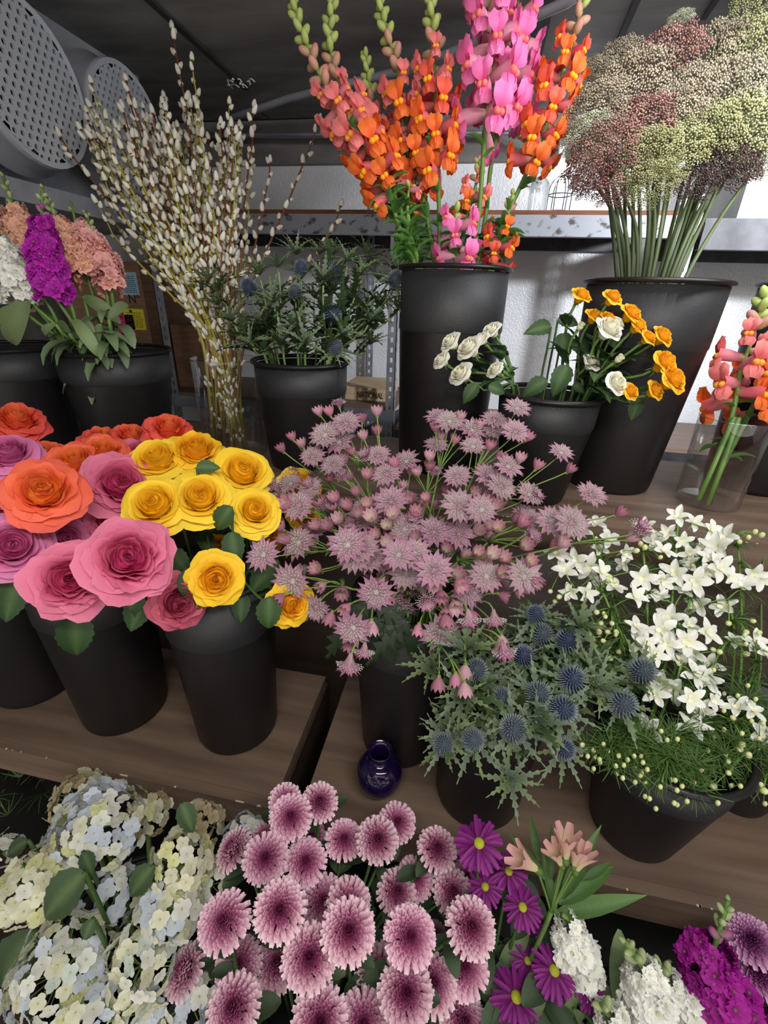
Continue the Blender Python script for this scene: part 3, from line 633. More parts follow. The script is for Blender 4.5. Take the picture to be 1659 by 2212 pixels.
def spike(label,key,pix,t0,t1,cols,fr,size,name='snapdragon',cat='snapdragon',dens=1.0,leaves=8,group=None,budfrac=.22,leaf_range=(.45,.98)):
    # pix: pixels from tip down to where the stalk meets the bucket; fr=(start,end) fractions of flowers; cols top->bottom
    n=len(pix); pts=[AT(x,y,t0+(t1-t0)*i/(n-1)) for i,(x,y) in enumerate(pix)]
    c=BK[key][0]; th=T(name,label,cat,c+Vector((0,0,.02)),group); o0=th.location.copy()
    # smooth path
    path=[]
    for i in range(n-1):
        p0=pts[max(i-1,0)];p1=pts[i];p2=pts[i+1];p3=pts[min(i+2,n-1)]
        for q in range(4):
            u=q/4; path.append(.5*((2*p1)+(p2-p0)*u+(2*p0-5*p1+4*p2-p3)*u*u+(3*p1-p0-3*p2+p3)*u**3))
    path.append(pts[-1]); rp=rim_pt(key,pts[-1]); full=path+([rp] if (rp-pts[-1]).length>.02 else [])+[Vector((c.x*.7+rp.x*.3,c.y*.7+rp.y*.3,c.z+.03))]
    m=len(full); b=MB(); b.tube([p-o0 for p in full],[.0018+.0032*min(1,i/(m*.4)) for i in range(m)],6,[mixc(G3,G1,min(1,i/(m*.5))) for i in range(m)]); part(b,'stem',STEM,th)
    # arclength
    Ls=[0]
    for i in range(1,len(path)): Ls.append(Ls[-1]+(path[i]-path[i-1]).length)
    def at(s_):
        d=s_*Ls[-1]
        for i in range(1,len(path)):
            if Ls[i]>=d: k=(d-Ls[i-1])/max(1e-6,Ls[i]-Ls[i-1]); return path[i-1].lerp(path[i],k),(path[i-1]-path[i]).normalized()
        return path[-1],(path[-2]-path[-1]).normalized()
    ang=R_.uniform(0,6); s_=0.004/Ls[-1]
    while s_<fr[1]:
        p,ax=at(s_); k=min(1,s_/max(.01,fr[0])); ang+=2.4; o1=ax.orthogonal().normalized(); o2=ax.cross(o1)
        od=(o1*math.cos(ang)+o2*math.sin(ang)); od=(od+tocam(p)*.35).normalized()
        if s_<fr[0]:
            sz=size*(.66+.30*k); d=(od+ax*(1.3-.7*k)).normalized()
            c0,c1=(S('#a8bc62'),S('#c2cc80')) if k<.6 else (S('#b8b878'),mixc(cols[0][1] if isinstance(cols[0],tuple) else S('#e8848a'),S('#c8c090'),.4))
            O('bud',bud_mesh((round(k,0),cols[0]) if k>=.6 else 'g',c0,S('#d8858a') if (k>=.6) else c1),th,FR(p-o0,d,ax,sz)); s_+=size*(.13+.14*k)/Ls[-1]
        else:
            kk=(s_-fr[0])/max(.01,fr[1]-fr[0]); cn=cols[min(len(cols)-1,int(kk*len(cols)+R_.uniform(-.3,.3)+.0))] if True else 0
            sz=size*1.3*(.72+.28*min(1,kk*3))*R_.uniform(.88,1.1); d=(od+ax*(.25-.35*kk)).normalized()
            f=O('floret',SNP[cn][0],th,FR(p-o0+od*.002,d,ax,sz)); O('throat',SNP[cn][1],f); s_+=size*.31/Ls[-1]/dens
    for q in range(leaves):
        p,ax=at(R_.uniform(*leaf_range)); a=R_.uniform(0,6.3); o1=ax.orthogonal().normalized(); o2=ax.cross(o1); od=o1*math.cos(a)+o2*math.sin(a)
        O('leaf',R_.choice(SLEAF),th,FR(p-o0,od+ax*.5,ax,R_.uniform(.035,.06)))
    return th
spike('leftmost tall snapdragon with green budded tip, coral above and orange below','SN',[(630,-10),(652,70),(690,160),(735,240),(790,320),(840,400),(880,490),(905,575)],.95,1.0,['coral','coral','orange','orange'],(.32,.74),.050,dens=1.2)
spike('snapdragon with second green budded tip at the left, rosy florets','SN',[(722,-20),(712,70),(722,150),(750,230),(800,310),(850,400),(890,480),(915,575)],1.0,1.04,['coral','coral','orange'],(.34,.70),.050,dens=1.1)
spike('slender snapdragon with small coral buds between the left ones','SN',[(790,115),(797,180),(810,250),(838,330),(880,420),(915,575)],1.05,1.06,['coral','orange'],(.30,.75),.044,leaves=10)
spike('green tipped snapdragon whose orange florets cross the light grey wall','SN',[(818,-15),(832,60),(858,140),(868,220),(885,300),(905,390),(925,480),(940,575)],1.0,1.02,['coral','orange','orange'],(.30,.70),.050,dens=1.2,leaves=12)
spike('upright coral and orange snapdragon in the centre of the tall bucket','SN',[(928,-10),(935,60),(938,150),(940,250),(945,340),(948,440),(950,575)],.97,1.0,['coral','red','orange','orange'],(.22,.66),.052,dens=1.2,leaves=12)
spike('bright pink snapdragon, the nearer stalk of the pink pair','SN',[(1050,-60),(1058,30),(1062,120),(1055,200),(1048,280),(1042,360),(1035,460),(1020,575)],.93,.99,['pink','pink','pink'],(.10,.54),.060,dens=1.15)
spike('bright pink snapdragon, the right stalk of the pink pair','SN',[(1125,-60),(1118,20),(1105,110),(1095,190),(1080,260),(1060,360),(1050,460),(1030,575)],.98,1.02,['pink','pink'],(.10,.50),.058,dens=1.2,leaves=9)
spike('rightmost tall snapdragon, red-orange florets with golden throats','SN',[(1268,-30),(1245,60),(1218,150),(1192,230),(1165,310),(1130,390),(1090,480),(1060,575)],.93,1.0,['red','orange','red','orange'],(.16,.62),.047,dens=1.15,leaves=9)
spike('short snapdragon with small orange florets hugging the pink stalk','SN',[(1035,345),(1028,400),(1012,450),(1000,510),(990,575)],1.0,1.02,['coral','orange'],(.2,.6),.034,leaves=10)
spike('short pink snapdragon just above the rim of the tall bucket','SN',[(985,455),(985,490),(985,530),(985,580)],.97,.98,['pink','pink'],(.1,.95),.045,leaves=4)
spike('short dusky orange snapdragon at the right rim of the tall bucket','SN',[(1110,420),(1095,470),(1080,520),(1065,580)],.99,1.0,['orange','red'],(.4,.95),.036,leaves=14)
for i,(lab,pp) in enumerate((('leafy flowerless snapdragon shoot at the left rim of the tall bucket',[(835,395),(850,450),(870,510),(900,578)]),('leafy flowerless snapdragon shoot behind the left snapdragons',[(885,400),(880,450),(890,520),(910,578)]))):
    spike(lab,'SN',pp,.98,1.0,['coral'],(.05,.06),.03,leaves=46,leaf_range=(.05,.98),name='snapdragon_shoot',cat='foliage')
spike('coral snapdragon in the glass vase, nearest the right edge','GV',[(1655,630),(1640,680),(1622,740),(1600,800),(1590,860),(1575,920),(1540,1010),(1510,1080)],.88,.92,['coral','coral','orange'],(.22,.55),.055,leaves=7,leaf_range=(.5,.75))
spike('orange snapdragon in the glass vase cut by the right edge','GV',[(1700,700),(1680,760),(1655,810),(1630,870),(1600,930),(1560,1010),(1530,1090)],.9,.93,['coral','orange','orange'],(.15,.5),.055,leaves=7,leaf_range=(.5,.75))
# ---- stock (ruffled double florets)
def stockm(c0,c1,nm='floret'): return [floret_star(5,.5,.52,.25,-.1,.1,c0,c1,nm,rnd,(.08,mixc(c0,G3,.3)),.2,2,4,4) for _ in range(2)]
STK={'peach':stockm(S('#e8a888'),S('#f6c4ac')),'rosy':stockm(S('#e49a94'),S('#f4bcb4')),'magenta':stockm(S('#9a1090'),S('#c832b8')),'white':stockm(S('#e8ead4'),S('#fbfbf8')),'purple':stockm(S('#84106e'),S('#b428a0'))}
STLEAF=[lf('leaf',1,.24,.7,-1.2,S('#5e7350'),S('#7d926a'),.3,tw=.15),lf('leaf',1,.28,.4,-1.6,S('#54694a'),S('#788c66'),.3,tw=-.2)]
def stock(label,key,pix,t0,t1,col,rad,size,n,tipbuds=8,leaves=5,leafr=(.6,.95),name='stock_flower',tipc=None):
    m=len(pix); pts=[AT(x,y,t0+(t1-t0)*i/(m-1)) for i,(x,y) in enumerate(pix)]; c=BK[key][0]
    th=T(name,label,'stock flower',c+Vector((0,0,.02))); o0=th.location.copy(); rp=rim_pt(key,pts[-1])
    full=pts+[rp,Vector((c.x*.7+rp.x*.3,c.y*.7+rp.y*.3,c.z+.03))]
    part(stem_mb([p-o0 for p in full],.003,.0045,G1,6),'stem',STEM,th)
    fl=pts[1:-1] if m>3 else pts
    # pix = tip, flower top, ..., flower bottom, lower stem
    seg=[(fl[i],fl[i+1]) for i in range(len(fl)-1)]; Lt=sum((b_-a_).length for a_,b_ in seg)
    for q in range(n):
        s_=(q+.5)/n*Lt
        for a_,b_ in seg:
            l=(b_-a_).length
            if s_<=l: p=a_.lerp(b_,s_/l); ax=(a_-b_).normalized(); break
            s_-=l
        kk=q/n; ang=q*2.4; o1=ax.orthogonal().normalized(); o2=ax.cross(o1); od=(o1*math.cos(ang)+o2*math.sin(ang)+tocam(p)*.3).normalized()
        rr=rad*(.55+.45*min(1,kk*2.5)); O('floret',R_.choice(STK[col]),th,FZ(p-o0+od*rr*R_.uniform(.6,1.15),od+ax*.25+Vector((R_.uniform(-.4,.4),R_.uniform(-.4,.4),R_.uniform(-.4,.4))),R_.uniform(0,6),size*(.7+.3*min(1,kk*2))*R_.uniform(.85,1.15)))
    ax=(pts[0]-pts[1]); L=ax.length; ax.normalize()
    for q in range(tipbuds):
        k=(q+.3)/tipbuds; p=pts[1].lerp(pts[0],k); a=q*2.4; o1=ax.orthogonal().normalized(); o2=ax.cross(o1); od=o1*math.cos(a)+o2*math.sin(a)
        O('bud',bud_mesh('sg' if k>.3 or tipc is None else 'sc'+col,S('#8fa066'),tipc if (tipc and k<=.3) else S('#b3bf8c')),th,FR(p-o0,od+ax*.9,ax,.026*(1.1-.5*k)))
    for q in range(leaves):
        k=R_.uniform(*leafr); i=min(int(k*(len(full)-1)),len(full)-2); p=full[i].lerp(full[i+1],k*(len(full)-1)-i); a=R_.uniform(0,6.3)
        dd=Vector((math.cos(a),math.sin(a),.4))+tocam(p)*.5; O('leaf',R_.choice(STLEAF),th,FR(p-o0,dd,UP,R_.uniform(.08,.12)))
    return th
stock('magenta stock spike, the only vivid one in the upper left bucket','ST',[(92,400),(90,470),(100,540),(118,640),(190,745)],.90,1.02,'magenta',.030,.042,40,8,6,(.55,.8),tipc=S('#b030a8'))
stock('white stock spike at the left edge of the upper shelf','ST',[(-10,480),(0,520),(20,570),(50,640),(170,745)],.92,1.02,'white',.036,.042,40,6,5,(.6,.8))
stock('peach stock spike leaning left behind the magenta one','ST',[(5,375),(30,450),(50,510),(80,560),(200,745)],1.0,1.06,'peach',.034,.042,36,8,5,(.6,.8))
stock('peach stock spike rising at the centre, right of the magenta one','ST',[(100,425),(125,480),(150,530),(190,600),(230,745)],1.0,1.05,'peach',.036,.044,40,10,6,(.6,.85))
stock('rosy peach stock spike with round pink bud on top','ST',[(153,435),(165,490),(190,530),(225,590),(245,745)],1.02,1.06,'rosy',.034,.044,36,2,6,(.6,.85),tipc=S('#e890a0'))
stock('peach stock spike leaning furthest right, beside the cardboard box','ST',[(185,455),(205,520),(222,560),(240,620),(255,745)],1.02,1.06,'rosy',.03,.042,30,10,7,(.6,.9))
stock('peach stock spike hidden low between the white and magenta ones','ST',[(30,560),(40,590),(50,620),(60,650),(200,745)],1.02,1.06,'peach',.03,.04,20,0,6,(.6,.9))
STBIG=[lf('leaf',1,.30,.3,-1.3,S('#64784c'),S('#8a9c6c'),.3,4,8,tw=.2),lf('leaf',1,.34,.2,-.9,S('#5a6e46'),S('#7c9062'),.3,4,8,tw=-.2)]
shoot('broad grey-green stock leaves curling over the rim of the upper left bucket','ST',[(120,700,.98,70,725,0),(160,690,.98,205,745,-.02),(215,700,1.0,200,750,0),(60,640,.98,-5,760,0),(150,650,1.0,95,640,0),(235,690,1.0,275,640,0),(40,660,.98,-20,700,0),(180,640,1.02,250,680,0),(100,650,1.0,20,640,0),(150,720,1.0,110,680,0),],meshes=STBIG,r=.004,col=G1)
stock('white stock spike beside the purple daisies at the bottom','S1',[(1215,1975),(1228,1985),(1240,2040),(1262,2110),(1290,2180)],.58,.60,'white',.022,.030,34,0,3)
stock('white stock spike with curved yellow-green budded tip, lower right','S1',[(1352,2035),(1385,2085),(1400,2130),(1400,2200),(1400,2280)],.54,.56,'white',.024,.030,38,7,4)
stock('white stock spike cut by the bottom edge, next to the magenta one','S1',[(1420,2080),(1440,2110),(1470,2160),(1500,2220),(1500,2290)],.56,.58,'white',.020,.028,30,5,3)
stock('small creamy stock spike at the bottom edge under the daisies','S1',[(1300,2170),(1308,2185),(1320,2200),(1330,2240),(1340,2290)],.53,.55,'white',.018,.026,16,3,2)
stock('magenta purple stock spike with bare budded tip at the lower right','S1',[(1573,1945),(1545,2040),(1525,2085),(1540,2130),(1560,2200),(1560,2290)],.56,.57,'purple',.034,.034,56,9,3,tipc=S('#a83090'))
shoot('large grey-green leaf standing between the white stock spikes','S1',[(1345,2190,.58,1345,2050,0),(1245,2150,.57,1215,2215,0),(1240,2180,.56,1275,2230,0),(1320,2215,.6,1300,2150,0)],meshes=STBIG,r=.003)
# ---- masterwort (astrantia)
def astr(open_,cA,cB,tip):
    b=MB(); n=18
    sh=lambda v: (math.sin(PI*min(.12+.62*v,1)) if v<.62 else math.sin(PI*.5044)*(1-v)/.38)
    for k in range(n):
        e=(.15 if open_ else 1.0)+R_.uniform(-.1,.1)
        cm=lambda u,v: mixc(mixc(cA,cB,v**.7),tip,max(0,(v-.72)/.28)) if abs(u)>.2 else mixc(mixc(cA,cB,v**.7),S('#9a5a78'),.45)
        b.addm(strip(R_.uniform(.88,1.08),.30,e+.25,e-.15,.3,sh,cA,cB,2,6,0,0,0,cm),Matrix.Translation((0,0,-.05*(k&1)))@Matrix.Rotation(2*PI*k/n+R_.uniform(-.08,.08),4,'Z'))
    return b.mesh('floret',PETAL)
def pins(ca,cb):
    b=MB(); n=90
    for k in range(n):
        z=1-(k+.5)/n*.95; a=k*2.4; r=math.sqrt(1-z*z); d=Vector((r*math.cos(a),r*math.sin(a),z)); p=d*.2; e=Vector((d.x*.64,d.y*.64,d.z*.42+.05))*R_.uniform(.85,1.1)
        b.tube([p,e],.007,3,[ca,cb],False); b.addm(ball(.024,4,3,cb,1.2),Matrix.Translation(e))
    b.addm(ball(.2,8,4,ca,.8),Matrix.Identity(4))
    return b.mesh('pincushion',PETAL)
def astbud(c0,c1,c2):
    b=MB(); n=9
    sh=lambda v: math.sin(PI*(.12+.55*v)) if v<.75 else math.sin(PI*.5325)*(1-v)/.25
    for l in range(2):
        for k in range(n):
            cm=lambda u,v: mixc(mixc(c0,c1,v),c2,max(0,v-.5)*1.3) if abs(u)>.3 else mixc(c1,c2,.6)
            b.addm(strip(1.15-.15*l,.36,.65,1.5-.25*l,.4,sh,c0,c1,2,6,0,0,0,cm),Matrix.Rotation(2*PI*(k+.5*l)/n,4,'Z')@Matrix.Scale(1-.15*l,4)@Matrix.Translation((.10,0,0)))
    b.addm(ball(.16,7,4,G3,1),Matrix.Identity(4)); return b.mesh('bud',PETAL)
AO=[astr(True,S('#c2b8a8'),S('#b4889e'),S('#70565c')),astr(True,S('#cdc5b5'),S('#a48694'),S('#684e50')),astr(True,S('#b29c9c'),S('#bc8ca6'),S('#866072'))]
AS=[astr(False,S('#ccc0b0'),S('#bf7ca0'),S('#8a5c74')),astr(False,S('#c0a8a4'),S('#b0688e'),S('#7a4c68'))]
AP=[pins(S('#d0bcc0'),S('#f2ece6')),pins(S('#b88c9c'),S('#ecdfe0'))]
AB=[astbud(S('#dcd8b4'),S('#d09aaa'),S('#c0608c')),astbud(S('#cabcae'),S('#b8808f'),S('#a05478')),astbud(S('#e4dec4'),S('#dcb4b8'),S('#c080a0'))]
def cluster(pts,k,rad):
    un=set(range(len(pts))); out=[]
    while un:
        i=min(un,key=lambda q:pts[q][1]); g=sorted(un,key=lambda q:(pts[q][0]-pts[i][0])**2+(pts[q][1]-pts[i][1])**2)[:k]
        g=[q for q in g if math.hypot(pts[q][0]-pts[i][0],pts[q][1]-pts[i][1])<rad]; out.append(g); un-=set(g)
    return out
def z2(l,ox,oy,s): return [(ox+x/s,oy+y/s) for x,y in l]
OPEN=z2([(490,180),(385,240),(455,275),(655,345),(700,440),(320,350),(800,375),(955,290),(960,150),(1020,170),(1135,215),(1140,300),(1250,165),(1245,215),(1365,105),(1355,225),(1060,450),(1215,450),(1280,500),(1320,400),(1590,330),(1430,545),(1070,605),(1185,620),(250,600),(310,510),(250,790),(70,850),(220,985),(340,1115),(580,810),(620,870),(790,720),(840,845),(760,850),(940,735),(1070,745),(1540,680),(1640,680),(1210,960),(1110,1030),(1400,960),(530,1220),(970,1240),(800,940),(940,930),(645,1040),(720,580),(430,390),(540,860),(500,800)],540,840,2.37)+[(1275,1070),(1232,1130)]
SIDE=z2([(455,80),(120,500),(150,560),(80,470),(585,1335),(510,1400),(1130,300),(590,350),(380,600),(440,590),(1250,1170),(1120,1170),(1300,1330),(1440,760),(480,450),(900,1080)],540,840,2.37)+[(1380,1145)]
BUDS=z2([(350,115),(405,115),(650,115),(575,150),(650,215),(580,240),(215,245),(160,305),(265,280),(395,400),(410,455),(480,360),(520,320),(545,530),(600,590),(660,570),(620,655),(730,645),(785,495),(810,570),(850,635),(855,425),(920,345),(920,395),(950,195),(980,240),(1230,290),(1285,345),(1425,245),(1385,355),(1475,390),(1150,535),(1220,550),(1260,600),(1165,655),(1270,710),(1395,685),(1410,800),(1165,840),(1240,845),(1300,865),(1290,945),(1220,885),(1180,895),(1435,880),(1460,985),(1380,1025),(1300,1060),(1060,950),(1075,1000),(945,1000),(910,1090),(980,1060),(1050,1115),(860,1235),(1005,1185),(1130,1160),(1110,1210),(1290,1290),(1270,1340),(1000,1150),(1100,1450),(1055,1490),(965,1510),(1100,1540),(490,1125),(410,1175),(620,1225),(510,1310),(440,790),(400,700),(450,670),(340,920),(150,700),(150,1075),(180,770),(520,730),(350,580),(420,600),(470,1040),(720,1085),(850,760),(640,750),(700,790),(590,1040),(650,1000),(430,560),(300,490),(180,590),(1600,790),(1640,410),(1560,800),(250,640),(700,700),(560,640),(1000,820),(900,560),(860,900),(780,1000),(340,700),(500,600),(740,380),(600,440),(1180,180),(1080,140),(1050,260)],540,840,2.37)+[(1340,1107),(1365,1160)]
_q=[]
while len(_q)<75:
    x,y=R_.gauss(870,170),R_.gauss(1170,100)
    if 620<x<1180 and 980<y<1360: _q.append((x,y,R_.choice('obbs')+'+'))
ALL=_q+[(x,y,'o') for x,y in OPEN]+[(x,y,'s') for x,y in SIDE]+[(x,y,'b') for x,y in BUDS]
GR=cluster(ALL,7,110)
cent=[(sum(ALL[i][0] for i in g)/len(g),sum(ALL[i][1] for i in g)/len(g)) for g in GR]
LB=rank_labels(cent,lambda i:'dusty pink masterwort spray with starry heads',55,'the masterwort bucket')
AC=S('#6d8a44')
for gi,g in enumerate(GR):
    key='B4'; c,r,R,h=BK[key]; rimc=c+Vector((0,0,h))
    hs=[]
    for i in g:
        x,y,k=ALL[i]; bk_=len(k)>1; k=k[0]; t=(.05 if bk_ else 0)+.80-(y-870)/610*.17+R_.uniform(-.02,.04)
        if y<1080: t=max(t,.76)
        hs.append((AT(x,y,t),k,y))
    mean=sum((q[0] for q in hs),Vector())/len(hs); node=mean.lerp(rimc,.30)+Vector((0,.02,.0)); 
    th=T('masterwort',LB[gi],'masterwort',c+Vector((0,0,.02))); o0=th.location.copy()
    rp=rim_pt(key,node,.6); b=MB(); out=(node-rimc).normalized()
    low=mean.z<rimc.z-.02
    P=[Vector((c.x*.7+rp.x*.3,c.y*.7+rp.y*.3,c.z+.03))]+bez3(rp,rp+Vector((0,0,.05)),node-out*.05+Vector((0,0,.03 if low else -.02)),node,8)
    if low:
        b.tube([p-o0 for p in P],.0022,5,AC)
    else: b.tube([p-o0 for p in P],[.0026]*5+[.002]*(len(P)-5),5,AC)
    for hp,k,yy in hs:
        d=(hp-node); dn=d.normalized(); 
        f=(dn*.7+UP*(.5 if yy<1250 else -.5)+tocam(hp)*(.9 if k=='o' else .25)); 
        if k!='o' and yy>1330: f=dn*.4-UP*1.0+tocam(hp)*.25
        f.normalize(); s=(.028 if k=='o' else .024 if k=='s' else .019)*R_.uniform(.88,1.12)*(1.12 if yy>1080 else 1)
        b.tube([p-o0 for p in bez3(node,node+d*.35+Vector((0,0,.01)),hp-f*s*1.2,hp-f*s*.05,6)],.0012,4,[mixc(AC,G3,q/6) for q in range(7)])
        if k=='o': o=O('floret',R_.choice(AO),th,FZ(hp-o0,f,R_.uniform(0,6),s*1.05)); O('pincushion',R_.choice(AP),o,Matrix.Scale(1.0,4))
        elif k=='s': o=O('floret',R_.choice(AS),th,FZ(hp-o0-f*s*.4,f,R_.uniform(0,6),s*1.1)); O('pincushion',R_.choice(AP),o,Matrix.Translation((0,0,.35))@Matrix.Scale(.9,4))
        else: O('bud',R_.choice(AB),th,FZ(hp-o0-f*s*.5,f,R_.uniform(0,6),s))
    part(b,'stem',STEM,th)
    for q in range(3): 
        a=R_.uniform(0,6); O('leaf',SLEAF[0],th,FR(node-o0,Vector((math.cos(a),math.sin(a),.3)),UP,.022))
# ---- sea holly (eryngium)
def spiny(L,nt,wd,c0,c1,droop):
    # toothed bract: zig-zag edge, folded along the midrib
    V=[];CC=[];Fs=[];x=z=0;n=nt*2
    for i in range(n+1):
        v=i/n; e=.35-droop*v
        if i: x+=L/n*math.cos(e); z+=L/n*math.sin(e)
        w=wd*(1-v)**.7*(.35 if i%2==0 else 1.0)*(0.35+1.1*math.sin(PI*min(1,.15+v*.75)))
        fx=x+(0 if i%2==0 else L*.05)
        V+=[(fx,-w,z+w*.35),(x,0,z),(fx,w,z+w*.35)]; cc=mixc(c0,c1,v); CC+=[mixc(cc,c1,.5),cc,mixc(cc,c1,.5)]
    for i in range(n):
        a=i*3; Fs+=[(a,a+1,a+4,a+3),(a+1,a+2,a+5,a+4)]
    return V,Fs,CC
EB=[sm(spiny(1,6,.10,S('#3a4a38'),S('#76866c'),.5),'bract',LEAF),sm(spiny(1,6,.11,S('#364830'),S('#748458'),1.0),'bract',LEAF)]
EL=[sm(spiny(1,6,.15,S('#283a22'),S('#4c6038'),.9),'leaf',LEAF),sm(spiny(1,5,.17,S('#2e4028'),S('#546a44'),.2),'leaf',LEAF)]
def conem(ca,cb):
    b=MB(); b.addm(ball(.8,12,7,ca,1.25,ca),Matrix.Identity(4)); n=190
    for k in range(n):
        z=1-(k+.5)/n*1.7; a=k*2.39996; r=math.sqrt(max(0,1-z*z)); d=Vector((r*math.cos(a),r*math.sin(a),z)); p=Vector((d.x*.76,d.y*.76,d.z*.95)); e=Vector((d.x*1.14,d.y*1.14,d.z*1.38))
        b.tube([p,e],[.06,.012],3,[ca,cb],False)
    return b.mesh('flower_head',PETAL)
CONE=[conem(S('#33405a'),S('#b4c0d0')),conem(S('#455260'),S('#c0c8cc'))]
def thistles(key,lst,tf,size,base,of,rowh,up=.6,cmw=.7):
    lbl=rank_labels([(p[0],p[1]) for p in lst],lambda i:base+(' with blue cone' if lst[i][2] else ', young green rosette'),rowh,of)
    c,r,R,h=BK[key]; rimc=c+Vector((0,0,h))
    for i,(px,py,hd) in enumerate(lst):
        hp=AT(px,py,tf(px,py)); d=hp-rimc; f=(d.normalized()*.5+UP*up+tocam(hp)*cmw).normalized()
        th=T('sea_holly',lbl[i],'sea holly',c+Vector((0,0,.02))); o0=th.location.copy(); s=size*R_.uniform(.9,1.1)
        P=stem_path(key,hp-f*s*.3,f,8); part(stem_mb([p-o0 for p in P],.0028,.0022,G1,5,S('#7f9a68')),'stem',STEM,th)
        if hd: O('flower_head',R_.choice(CONE),th,FZ(hp-o0+f*s*.15,f,R_.uniform(0,6),s*R_.uniform(.30,.40)))
        n=11 if hd else 10
        for k in range(n):
            a=2*PI*k/n+R_.uniform(-.15,.15); M=FZ(hp-o0-f*s*.1,f,a,s*(R_.uniform(.95,1.35)))@Matrix.Rotation(R_.uniform(-.35,.25) if hd else R_.uniform(-.9,-.1),4,'Y')
            O('bract',R_.choice(EB),th,M)
        for k in range(7):
            kk=R_.uniform(.35,.97); p=P[int(kk*(len(P)-1))]; a=R_.uniform(0,6.3); O('leaf',R_.choice(EL),th,FR(p-o0,Vector((math.cos(a),math.sin(a),R_.uniform(0,.9))),UP,s*R_.uniform(1.0,1.9)))
UPT=[(540,630,1),(638,638,1),(650,588,1),(722,600,1),(851,612,1),(722,757,1),(715,690,1),(765,645,1),(437,622,0),(690,545,0),(752,560,0),(600,572,0),(520,722,0),(818,600,0),(560,590,0),(640,700,0),(590,650,0),(800,690,0),(680,640,0),(780,590,0),(830,650,0),(570,700,0),(470,655,0),(740,720,0),(660,740,0),(610,740,0),(800,740,0),(700,600,0),(860,660,0),(850,580,0),(720,545,0),(640,545,0),(450,600,0),(500,690,0),(790,550,0),(540,740,0)]
thistles('TH',UPT,lambda x,y:.98+abs(x-660)/2500+R_.uniform(-.05,.05),.052,'upper shelf sea holly stem','the upper shelf sea holly',35,.8,.4)
LOT=[(1155,1332,1),(1167,1377,1),(1222,1389,1),(1231,1470,1),(1160,1501,1),(1381,1453,1),(1339,1522,1),(1108,1575,1),(1215,1617,1),(965,1408,1),(1030,1451,1),(1084,1508,1),(1127,1422,1),(1212,1532,1),(1022,1598,1),(960,1608,1),(965,1580,0),(1103,1684,0),(1050,1470,0),(1000,1500,0),(1010,1400,0),(1250,1350,0),(1270,1440,0),(1290,1480,0),(1060,1400,0),(1060,1550,0),(1160,1560,0),(930,1440,0)]
thistles('B5',LOT,lambda x,y:.71-(y-1330)/350*.11+R_.uniform(-.02,.02),.046,'middle shelf sea holly stem','the middle shelf sea holly',48,.5,.9)
shoot('dark lobed masterwort leaves hanging over the rim above the violet vase','B4',[(800+R_.uniform(-60,90),1330+R_.uniform(-30,30),.69,800+R_.uniform(-110,130),1395+R_.uniform(-30,50),R_.uniform(-.02,.02)) for _ in range(11)],meshes=[sm(spiny(1,6,.2,S('#16240f'),S('#243419'),.9),'leaf',LEAF)])
# ---- white larkspur
larkm=[]
for q in range(3):
    b=MB()
    for k in range(5):
        M=Matrix.Rotation(2*PI*k/5+R_.uniform(-.1,.1),4,'Z')@Matrix.Rotation(R_.uniform(-.55,.15),4,'Y')
        b.addm(strip(R_.uniform(.85,1.15),.54,.75-.2*q,-.15,.3,lambda v:(.25+.75*math.sin(PI*min(1,v*.95+.02)))*(1 if v<.9 else .6),S('#e6ead0'),S('#fdfdfb'),4,6,.13,0,k*1.7+q),M)
    for k in range(3): b.addm(strip(.42,.3,1.1,.6,.3,rnd,S('#f2f0c4'),S('#fafaf0'),3,4,.05,0,k),Matrix.Rotation(2.1*k+.4,4,'Z'))
    b.tube([(0,0,0),(-.2,0,-.25),(-.5,0,-.35)],[.08,.07,.02],5,S('#e4e8c8'))
    larkm.append(b.mesh('floret',PETAL))
b=MB(); b.addm(ball(.45,7,5,S('#c6d184'),1.3,S('#eef0b8')),Matrix.Identity(4)); b.tube([(0,0,-.4),(-.3,0,-.9)],[.14,.04],5,S('#c6d184')); LBUD=b.mesh('bud',PETAL)
LFL=z2([(880,110),(930,180),(890,215),(735,170),(790,270),(740,330),(850,300),(760,410),(870,390),(830,420),(900,330),(1000,240),(1250,80),(1320,110),(1210,150),(1270,180),(1400,140),(1470,170),(1430,210),(1180,235),(1350,200),(1390,270),(1240,330),(1090,350),(1050,440),(960,400),(1180,370),(1270,420),(1330,370),(1430,310),(1480,350),(1380,330),(1460,490),(1170,450),(1350,480),(1220,540),(1290,570),(1380,600),(1060,580),(1060,650),(1100,650),(1180,590),(1200,650),(1260,730),(1330,700),(1400,740),(1330,800),(1390,810),(1240,860),(1180,830),(1150,880),(1310,900),(1400,910),(1370,960),(1310,1040),(1120,1050),(1500,650),(1600,650),(1640,700),(1540,400),(1620,350),(1590,330),(1590,960),(1610,1060),(1520,950),(1230,640),(1290,640),(1140,700),(1310,300),(1300,240),(700,250),(1110,120),(1150,190),(820,150),(1010,290)],870,1080,2.1027)
LBD=z2([(1570,170),(1630,160),(1600,145),(1530,190),(1100,215),(1060,230),(1080,200),(880,510),(900,560),(930,600),(870,640),(940,650),(970,600),(910,640),(980,690),(860,700),(940,720),(890,600),(950,560),(920,530),(850,610),(870,570),(670,415),(710,440),(690,460),(1560,700),(1500,990),(1570,1160),(1480,1240),(1410,1300),(1540,1110),(1640,1320),(1350,1220),(1590,550),(1620,600),(1480,560),(1600,1120),(1530,1130),(1460,280),(1320,300),(1170,260),(1410,680),(1440,690),(1560,600),(940,350),(960,370),(930,360),(1260,340),(1230,310),(1640,1090)],870,1080,2.1027)
LALL=[(x,y,'f') for x,y in LFL]+[(x,y,'b') for x,y in LBD]
LG=cluster(LALL,9,115)
FEA=[]
